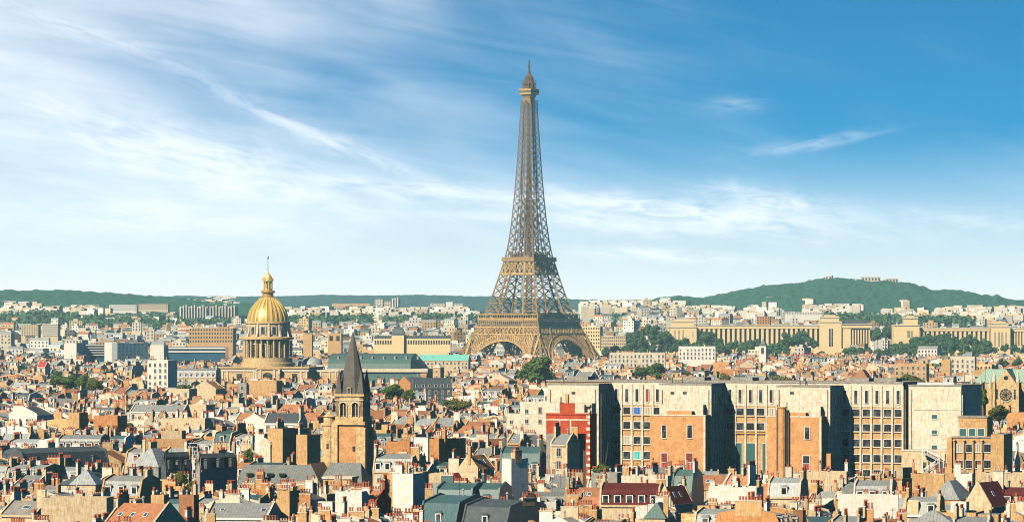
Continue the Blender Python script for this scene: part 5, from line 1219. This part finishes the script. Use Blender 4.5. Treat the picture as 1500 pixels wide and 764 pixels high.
def belfry():
    D = 3600.; fr = Fr(1112, D, 14); o = fr.root('belfry'); tag(o, 'slim white belfry with pointed roof before the colonnade', 'church tower'); w = fr.u(1122)
    m = MB(); m.box(0, w, 0, w, 0, fr.z(506), 'white'); m.build('wall', o); m = MB(); m.box(w * .3, w * .7, -.1, 0, fr.z(518), fr.z(509), 'glass'); m.build('window', o)
    m = MB(); m.lathe([(w * .8, fr.z(506)), (w * .5, fr.z(503)), (.1, fr.z(496))], 4, 'slate', w / 2, w / 2, ph=math.pi / 4); m.build('spire', o); protect(1110, 1124, 522, D, fr.ax, D, 6)
belfry()
def crane(px, pt, pb, D, label):
    o = empty('crane', (X(px, D), D, 0), R(20)); tag(o, label, 'crane'); zt = Z(pt, D); m = MB(); m.beam((-.6, 0, 10), (-.6, 0, zt), .5, 'red'); m.beam((.6, 0, 10), (.6, 0, zt), .5, 'red'); z = 12
    while z < zt - 2: m.beam((-.6, 0, z), (.6, 0, z + 2), .3, 'red'); z += 2
    m.build('mast', o); m = MB(); m.beam((-10, 0, zt), (18, 0, zt), .6, 'red'); m.beam((0, 0, zt + 3), (16, 0, zt), .2, 'red'); m.build('jib', o)
crane(1168, 519, 536, 3100, 'red tower crane above the right side roofs')
# scaffold tower among the left roofs
def scaffold():
    D = 1080.; fr = Fr(276, D, 16); o = fr.root('scaffold'); tag(o, 'narrow grey scaffold tower standing against a dark building', 'scaffold'); w = fr.u(289); zt = fr.z(653)
    m = MB()
    for a in (0, w / 2, w):
        for b in (0, 1.4): m.beam((a, b, 0), (a, b, zt), .14, 'frame')
    z = 6.
    while z < zt: m.box(0, w, 0, 1.4, z, z + .08, 'blind', bottom=True); m.beam((0, 0, z + 1), (w, 0, z + 1), .1, 'frame'); m.beam((0, 0, z), (w / 2, 0, z + 1.9), .08, 'metal'); z += 1.9
    m.build('frame', o); protect(274, 291, 702, D, fr.ax + 1, D, 4)
scaffold()
# ------------------------------------------------------------------ trees
def crown_mesh(seed, m_, nleaf, lobes, leaf):
    rg = random.Random(seed); mb = MB(); L = []
    for i in range(lobes):
        a = rg.uniform(0, 6.283); r = rg.uniform(.15, .62); z = rg.uniform(-.45, .62); rr = rg.uniform(.26, .46) * (1.1 - .35 * max(0, z))
        L.append((r * math.cos(a), r * math.sin(a), z, rr))
    for i in range(nleaf):
        cx, cy, cz_, rr = rg.choice(L); v_ = Vector((rg.gauss(0, 1), rg.gauss(0, 1), rg.gauss(0, 1))).normalized() * rr * rg.uniform(.55, 1.06)
        p = Vector((cx, cy, cz_)) + Vector((v_.x, v_.y, v_.z * .85)); n = (v_.normalized() + Vector((rg.gauss(0, .5), rg.gauss(0, .5), rg.gauss(0, .5)))).normalized()
        a = n.orthogonal().normalized(); b = n.cross(a); t = rg.uniform(0, 3.14); a, b = a * math.cos(t) + b * math.sin(t), b * math.cos(t) - a * math.sin(t); s = leaf * rg.uniform(.6, 1.3)
        q = [p + a * s, p + b * s * .7 , p - a * s, p - b * s * .7]; mb.add([tuple(k) for k in q], [(0, 1, 2, 3)], m_, rg.uniform(-1, 1))
    return mb.mesh('crown')
def trunk_mesh(seed):
    rg = random.Random(seed); mb = MB(); mb.lathe([(.055, -1.5), (.035, -.6), (.028, -.2)], 8, 'bark')
    for i in range(6): a = i * 1.05 + rg.random(); mb.beam((0, 0, -.35 + .05 * i), (.5 * math.cos(a), .5 * math.sin(a), .1 + .08 * i), .04, 'bark', .012)
    return mb.mesh('trunk')
CR = {m_: [crown_mesh(11 * i + 3, m_, 5200, 12 + 2 * i, .075) for i in range(2)] for m_ in ('leaf', 'leaf_olive')}
CR['leaf_dark'] = [crown_mesh(31 + i, 'leaf_dark', 2200, 11, .10) for i in range(3)]
TR = [trunk_mesh(5), trunk_mesh(9)]
TREE_N = [0]
def tree(px, pt, rpx, hpx, D, m_, phrase, full=None, cat='tree', group=None, ground=None, prot=True):
    """crown centre column px, top row pt, half width rpx, crown height hpx"""
    k = D / F; TREE_N[0] += 1; i = TREE_N[0]
    r, hz = rpx * k, hpx * k / 2; zc = Z(pt + hpx / 2, D); x = X(px, D); g = H(x, D) if ground is None else ground
    rg = random.Random(i); o = empty('tree', (x, D, g), rg.uniform(0, 6.28))
    c = inst('crown', CR[m_][i % len(CR[m_])], o, (0, 0, zc - g), 0, (r / .95, r / .95, hz / .95))
    ts = max(.1, (zc - g) / 1.5); t = inst('trunk', TR[i % 2], o, (0, 0, zc - g), 0, (r, r, ts))
    if full: tag(o, full, cat, group)
    else: queue(o, phrase, px, pt + hpx / 2, cat, group)
    if prot: protect(px - rpx * .8, px + rpx * .8, pt + hpx * .85, D, x, D, r * .6)
    else: FOOT.append((x, D, r * .6))
tree(789, 520, 33, 52, 2500, 'leaf', '', 'large round green tree standing out before the iron tower')
for a in ((578, 561, 21, 28, 1900, 'leaf', '', 'dark green tree behind the pointed church tower on its right'), (600, 569, 13, 20, 1880, 'leaf', '', 'smaller tree just right of dark green tree behind the church'),
          (672, 583, 20, 24, 1750, 'leaf_olive', '', 'low olive tree between flat roofs in the middle'), (655, 584, 12, 12, 1760, 'leaf', '', 'small bush like tree left of the low olive tree'),
          (100, 548, 22, 26, 2150, 'leaf', '', 'green tree clump left of the white balcony block'), (126, 546, 16, 30, 2120, 'leaf', '', 'taller green tree right of the green clump'), (82, 540, 13, 28, 2300, 'leaf_dark', '', 'dark bluish tree left of the green clump'),
          (140, 552, 14, 22, 2080, 'leaf_olive', '', 'olive tree at the right end of the clump'), (188, 618, 17, 20, 1620, 'leaf_olive', '', 'rounded olive tree below the long grey roof'),
          (266, 688, 11, 24, 1020, 'leaf_olive', '', 'olive tree in the dark courtyard'), (286, 702, 19, 22, 1000, 'leaf_olive', '', 'broad olive tree at the foot of dark building'), (365, 655, 9, 26, 1190, 'leaf', '', 'slim green tree between white wall and ochre stack'),
          (884, 678, 17, 20, 1020, 'leaf', '', 'green tree at the foot of the first shaded wing'), (955, 530, 23, 32, 2650, 'leaf', '', 'wide green tree behind the campus roof, left group'), (936, 536, 10, 17, 2640, 'leaf', '', 'narrow tree left of wide green tree behind campus'),
          (1063, 545, 12, 24, 2400, 'leaf_olive', '', 'small olive tree behind the second recess'), (1142, 547, 21, 32, 2350, 'leaf_olive', '', 'yellow green tree behind the third wing'), (1333, 546, 27, 38, 2250, 'leaf_olive', '', 'wide yellow green tree behind the third recess'),
          (1312, 552, 12, 26, 2240, 'leaf', '', 'small green tree left of wide yellow green tree'), (1441, 568, 9, 30, 1330, 'leaf', '', 'upright green tree left of the rose window'), (1465, 592, 20, 26, 1410, 'leaf_olive', '', 'low spreading tree below the rose window church'),
          (1470, 524, 9, 14, 2900, 'leaf_dark', '', 'left tree of a dark pair near the right edge'), (1491, 522, 9, 15, 2900, 'leaf_dark', '', 'right tree of a dark pair near the right edge'), (270, 562, 14, 12, 2000, 'leaf', '', 'green tree left of the cream gabled house'),
          (1008, 543, 6, 8, 2600, 'leaf', '', 'tiny tree between roofs right of the wide green one')):
    tree(*a, prot=a[0] != 1465)
rg = random.Random(77)
def grove(pts, n, phrase, Dr, pr=(9, 14), m_='leaf_dark'):
    for i in range(n):
        t = i / max(1, n - 1); px = pts[0][0] + (pts[-1][0] - pts[0][0]) * t + rg.uniform(-3, 3); top = lerp(pts, px) + rg.uniform(-2.0, 4.0); rp = rg.uniform(*pr)
        tree(px, top, rp, rp * rg.uniform(1.5, 2.0), rg.uniform(*Dr), m_, phrase, group='park trees before the palace', prot=False)
P_ = 'dark green park tree'
grove([(918, 486), (935, 478), (955, 470), (963, 482), (980, 492)], 7, P_, (4420, 4560))
grove([(925, 496), (950, 486), (975, 482), (985, 490), (1010, 498)], 9, P_, (4300, 4400))
grove([(1012, 500), (1030, 484), (1050, 490), (1056, 500), (1080, 497), (1110, 494), (1120, 502), (1140, 500), (1150, 487), (1180, 484), (1190, 490)], 20, P_, (4380, 4560))
grove([(890, 505), (940, 502), (990, 502), (1040, 502), (1100, 505), (1180, 505), (1200, 510)], 20, P_, (4200, 4280), (8, 12))
grove([(1278, 480), (1290, 477), (1307, 480)], 4, P_, (4750, 4900)); grove([(1238, 508), (1270, 505), (1300, 507), (1320, 508)], 8, P_, (4350, 4450), (8, 11))
grove([(1310, 500), (1330, 492), (1350, 487), (1380, 486), (1400, 488), (1440, 490), (1450, 496)], 12, P_, (4450, 4600)); grove([(1320, 504), (1360, 496), (1400, 496), (1440, 503)], 10, P_, (4300, 4420), (10, 15))
grove([(1345, 510), (1380, 508), (1410, 512)], 5, P_, (4180, 4280)); grove([(1470, 502), (1500, 500)], 3, P_, (4450, 4500), (7, 9))
# ------------------------------------------------------------------ the rest of the city
RW = random.Random(4242)
WALLS = ['ochre', 'ochre', 'limestone', 'cream', 'cream', 'pale', 'pale', 'ochre', 'white', 'white', 'cream', 'orange', 'limestone', 'grey', 'pale', 'cream', 'ochre']
ROOFS = {'mansard': ['zinc', 'zinc', 'slate', 'zinc', 'zinc_light', 'teal', 'zinc_light', 'zinc', 'tile_brown'], 'gable': ['zinc', 'zinc_light', 'tile', 'tile_brown', 'zinc', 'zinc_light', 'zinc', 'tile', 'tile_brown'], 'shed': ['zinc', 'zinc_light', 'tile_brown'], 'flat': ['flat_roof', 'zinc', 'flat_roof', 'pale'], 'hip': ['zinc', 'zinc_light', 'tile', 'slate']}
WN = {'cream': 'cream', 'pale': 'pale', 'ochre': 'ochre', 'white': 'white', 'orange': 'orange', 'limestone': 'tawny', 'grey': 'grey', 'brick': 'brick'}
RN = {'zinc': 'grey zinc', 'zinc_light': 'light zinc', 'slate': 'dark slate', 'teal': 'teal', 'tile': 'orange tile', 'tile_brown': 'brown tile', 'flat_roof': 'grey', 'pale': 'pale'}
SN = {'mansard': 'mansard', 'gable': 'gabled roof', 'shed': 'sloping roof', 'flat': 'flat roof', 'hip': 'hipped roof'}
cands = []
def blocked(x, y, r):
    for a, b, c in FOOT:
        if (x - a) ** 2 + (y - b) ** 2 < (c + r) ** 2: return True
    return False
def limit(px0, px1, D):      # greatest height a roof may have here
    z = 99.
    for a, b, pb, Dp in PROT:
        if D < Dp - 2 and px1 > a and px0 < b: z = min(z, Z(pb - 4, D))
    return z
y = 790.
while y < 4150:
    bd = 31 + (y - 800) * .002; half = (790 / F) * y + 25; x = -half + RW.uniform(0, 20)
    while x < half:
        bw = RW.uniform(36, 58); cx = x + bw / 2; px = 750 + F * cx / y
        phi = R(lerp([(0, 20), (300, 24), (500, 16), (760, 20), (1100, 20), (1500, 16)], px) + RW.gauss(0, 8)); turn = RW.random() < .36
        rows = 2 if not turn else 3
        L = bw - 3 if not turn else bd - 5; dep = (bd - 10) / 2 if not turn else (bw - 14) / 3
        for r_ in range(rows):
            off = (r_ - (rows - 1) / 2) * (dep + (6.5 if not turn else 5)); t = -L / 2
            hb = RW.uniform(13.0, 17.5); common = RW.random() < .35; ws_, rs_ = RW.choice(WALLS), RW.choice(['mansard', 'gable', 'mansard', 'flat', 'gable'])
            while t < L / 2 - 4:
                w = min(RW.uniform(5.5, 12.5), L / 2 - t); 
                lx, ly = t + w / 2, off; a = -phi + (math.pi / 2 if turn else 0); ca, sa = math.cos(a), math.sin(a)
                hx, hy = cx + lx * ca - ly * sa, y + bd / 2 + lx * sa + ly * ca
                cands.append((hx, hy, w - .05, dep * RW.uniform(.85, 1.12), a, hb + RW.uniform(-2.2, 2.6), RW.choice(['mansard', 'mansard', 'gable', 'gable', 'flat', 'flat', 'shed', 'hip']) if not common else rs_, RW.choice(WALLS) if not common else ws_, turn, RW.random(), RW.uniform(-1, 1), RW.randrange(10 ** 6)))
                t += w
        x += bw + RW.uniform(4, 9)
    y += bd + 3
cands.sort(key=lambda c: c[1])
mass = MB(); near_n = 0; NEAR_MAX = 238
for (hx, hy, w, d, a, h, style, wall, turn, q, tint, seed) in cands:
    px = 750 + F * hx / hy; rp = (w + d) * .36 / hy * F
    if px < -40 or px > 1540: continue
    rr = min(w, d) / 2
    if blocked(hx, hy, rr): continue
    if 4010 < hy and abs(hx - X(778, 4100)) < 78: continue
    g = H(hx, hy)
    if hy > 1900 and q < .12: h += 6 * RW.random()
    if hy > 1200: h += 1.5
    tops = {'mansard': 3.6, 'gable': d * .26, 'shed': 1.5, 'flat': 1.5, 'hip': min(w, d) * .28}[style] + .8
    lim = limit(px - rp, px + rp, hy - rr)
    if g + h + tops > lim: h = lim - tops - g
    if h < 7: continue
    if Z(764 + 10, hy) > g + h + tops + 2: continue       # below the picture
    rgh = random.Random(seed); lod = 1 if near_n < NEAR_MAX else (2 if hy < 1900 else 3)
    roof = rgh.choice(ROOFS[style])
    if lod == 3: rgh_st = rgh.choice((0, 1, 1, 2))
    hs = house(rgh, w, d, h, style, wall, roof, lod, stacks=(None if lod == 1 else rgh.choice((1, 2, 2)) if lod == 2 else rgh_st), rows=(2 if lod == 1 else 3 if lod == 2 else 2), fw=True if not turn else lod == 1 and rgh.random() < .4, ew=rgh.random() < .45,
               party=rgh.choice([wall, 'cream', 'pale', 'ochre', 'white', 'white', 'orange', 'cream', 'pale', 'ochre']))
    if lod == 1:
        near_n += 1
        root = place_near('house', hx, hy, a, hs, tint, True, g)
        nd = sum(1 for k in hs[3] if k[0].startswith('dormer')); nc = len(hs[2])
        ph = f"{WN[wall]} house, {RN[roof]} {SN[style]}, {['no', 'one', 'two', 'three', 'four'][nc]} chimney{'s' if nc != 1 else ''}"
        queue(root, ph, px, HY + (EZ - h) * F / hy, 'house', 'houses packed across the foreground')
    else: merge(mass, hx, hy, a, hs, tint, lod, g)
print('near', near_n, 'cands', len(cands), 'faces', len(mass.f))
# far districts: blocks with window rows, up to the foot of the hills
y = 4150.; FW = ['cream', 'pale', 'white', 'white', 'pale', 'limestone', 'pale', 'white', 'ochre']
while y < 8600:
    half = 790 / F * y; x = -half
    while x < half:
        px = 750 + F * x / y; st = 17 + 12 * RW.random()
        x += st
        if RW.random() < (.12 if y < 6500 else .30): continue
        hx, hy = x, y + RW.uniform(-14, 14)
        if blocked(hx, hy, 8): continue
        if 4300 < y < 5050 and (900 < px < 1210 or 1225 < px < 1500): continue
        if px < 270 and y > 6600 and RW.random() < .6: continue
        if 20 < px < 260 and 5600 < y < 6700 and RW.random() < .55: continue
        if px > 1060 and y > 6800 and RW.random() < .7: continue
        g = H(hx, hy); w = RW.uniform(8, 21); d = RW.uniform(8, 14); h = RW.uniform(9, 20) + (RW.random() < .06) * RW.uniform(5, 14)
        if g + h > limit(px - 4, px + 4, hy): h = limit(px - 4, px + 4, hy) - g
        if h < 5: continue
        wall = RW.choice(FW); b = MB(); b.box(-w / 2, w / 2, -d / 2, d / 2, -6, h, wall, top=RW.choice(['zinc', 'zinc', 'slate', 'flat_roof', 'zinc_light', 'white']))
        if RW.random() < .5: b.extr_x([(-d / 2, h), (d / 2, h), (d / 2 - 2, h + 3), (-d / 2 + 2, h + 3)], -w / 2, w / 2, RW.choice(['zinc', 'slate', 'zinc', 'tile_brown', 'zinc_light']))
        else: b.box(-w * .2, w * .15, -d * .2, d * .3, h + .02, h + 3, wall)
        n = max(2, int(w / 3.4))
        for r_ in range(3):
            for c in range(n):
                if RW.random() < .15: continue
                xx = -w / 2 + w * (c + .5) / n; zz_ = h - 3 - 3.6 * r_
                b.quad((xx - .75, -d / 2 - .08, zz_), (xx + .75, -d / 2 - .08, zz_), (xx + .75, -d / 2 - .08, zz_ + 2.0), (xx - .75, -d / 2 - .08, zz_ + 2.0), 'glass')
        mass.join(b, hx, hy, g, -R(RW.gauss(18, 22)), RW.uniform(-1, 1))
    y += 28 if y < 6000 else 38
# scattered houses on the hillsides
def hill_house(px, py, D, s, wall):
    z = Z(py, D); b = MB(); w = s * RW.uniform(.8, 1.6); b.box(-w / 2, w / 2, -5, 5, z - 25, z, wall, top='white'); mass.join(b, X(px, D), D, 0, -R(RW.uniform(0, 30)), RW.uniform(-1, 1))
for (a, b_, p0, p1, D, n) in ((0, 140, 447, 455, 7250, 50), (10, 60, 440, 445, 7900, 14), (95, 160, 446, 452, 7350, 22), (240, 350, 437, 446, 8600, 50), (300, 350, 432.5, 437, 13900, 26), (130, 260, 456, 466, 7000, 26), (410, 700, 448, 458, 7400, 160), (850, 1000, 438, 452, 7400, 90), (1000, 1140, 446, 458, 7350, 90),
                              (1180, 1260, 444, 455, 7480, 46), (1290, 1420, 450, 462, 7200, 60), (1380, 1500, 446, 462, 7300, 80), (1180, 1200, 435, 438, 8300, 4), (1315, 1330, 438, 441, 8200, 5), (1120, 1135, 434, 446, 8200, 3)):
    for i in range(n):
        t = RW.random(); hill_house(a + (b_ - a) * RW.random(), p0 + (p1 - p0) * t, D - 500 * t + RW.uniform(-60, 60), 11, RW.choice(['white', 'white', 'pale', 'cream']))
print('faces', len(mass.f), 'objects', len(bpy.data.objects))
o = mass.build('distant_city'); tag(o, 'dense sea of small cream houses and grey roofs filling the distance', 'houses', kind='stuff')
# woods between the far districts: one mass of crowns
def woods():
    mb = MB(); rg = random.Random(9)
    for (pts, D0, D1, n, r0, r1) in (([(0, 458), (40, 459), (60, 455), (130, 462), (170, 462), (230, 460), (262, 462)], 6500, 6900, 170, 7, 12), ([(10, 470), (60, 463), (110, 466), (260, 470)], 6200, 6500, 110, 7, 11),
            ([(265, 468), (350, 466)], 6300, 6480, 60, 6, 10), ([(420, 462), (470, 464), (545, 460)], 6300, 6800, 80, 7, 11), ([(560, 464), (640, 460), (700, 462), (740, 468)], 6200, 6700, 90, 7, 11), ([(430, 452), (520, 450), (620, 453), (690, 452)], 7500, 7900, 70, 7, 11),
            ([(890, 444), (940, 447), (1010, 444)], 7300, 7900, 70, 7, 11), ([(895, 460), (980, 458)], 6300, 6700, 40, 6, 10), ([(1205, 458), (1300, 462), (1420, 464)], 5800, 6600, 120, 6, 11), ([(1000, 452), (1060, 455)], 7000, 7400, 30, 6, 10),
            ([(0, 505), (1500, 505)], 2900, 4100, 150, 4, 7), ([(60, 545), (1500, 550)], 1900, 2800, 70, 3, 5)):
        for i in range(n):
            px = rg.uniform(pts[0][0], pts[-1][0]); D = rg.uniform(D0, D1); x = X(px, D)
            r = rg.uniform(r0, r1)
            if D > 4300: zc = Z(lerp(pts, px) + rg.uniform(0, 5), D) - r * .6
            else:
                zc = rg.uniform(12, 19)
                if blocked(x, D, r) or zc + r > limit(px - r * F / D, px + r * F / D, D): continue
            for j in range(46 if D < 4300 else 34):
                v_ = Vector((rg.gauss(0, 1), rg.gauss(0, 1), rg.gauss(0, 1))).normalized() * r * rg.uniform(.7, 1.05)
                n_ = (v_.normalized() + Vector((rg.gauss(0, .45), rg.gauss(0, .45), rg.gauss(0, .45)))).normalized(); a = n_.orthogonal().normalized(); b = n_.cross(a); s = r * .28; p = Vector((x, D, zc)) + v_
                mb.add([tuple(p + a * s), tuple(p + b * s), tuple(p - a * s), tuple(p - b * s)], [(0, 1, 2, 3)], 'leaf_dark' if D > 4300 else 'leaf', rg.uniform(-1, 1))
    tag(mb.build('far_woods'), 'dark green woods and tree rows scattered between the distant houses', 'trees', kind='stuff')
woods()
resolve_labels()
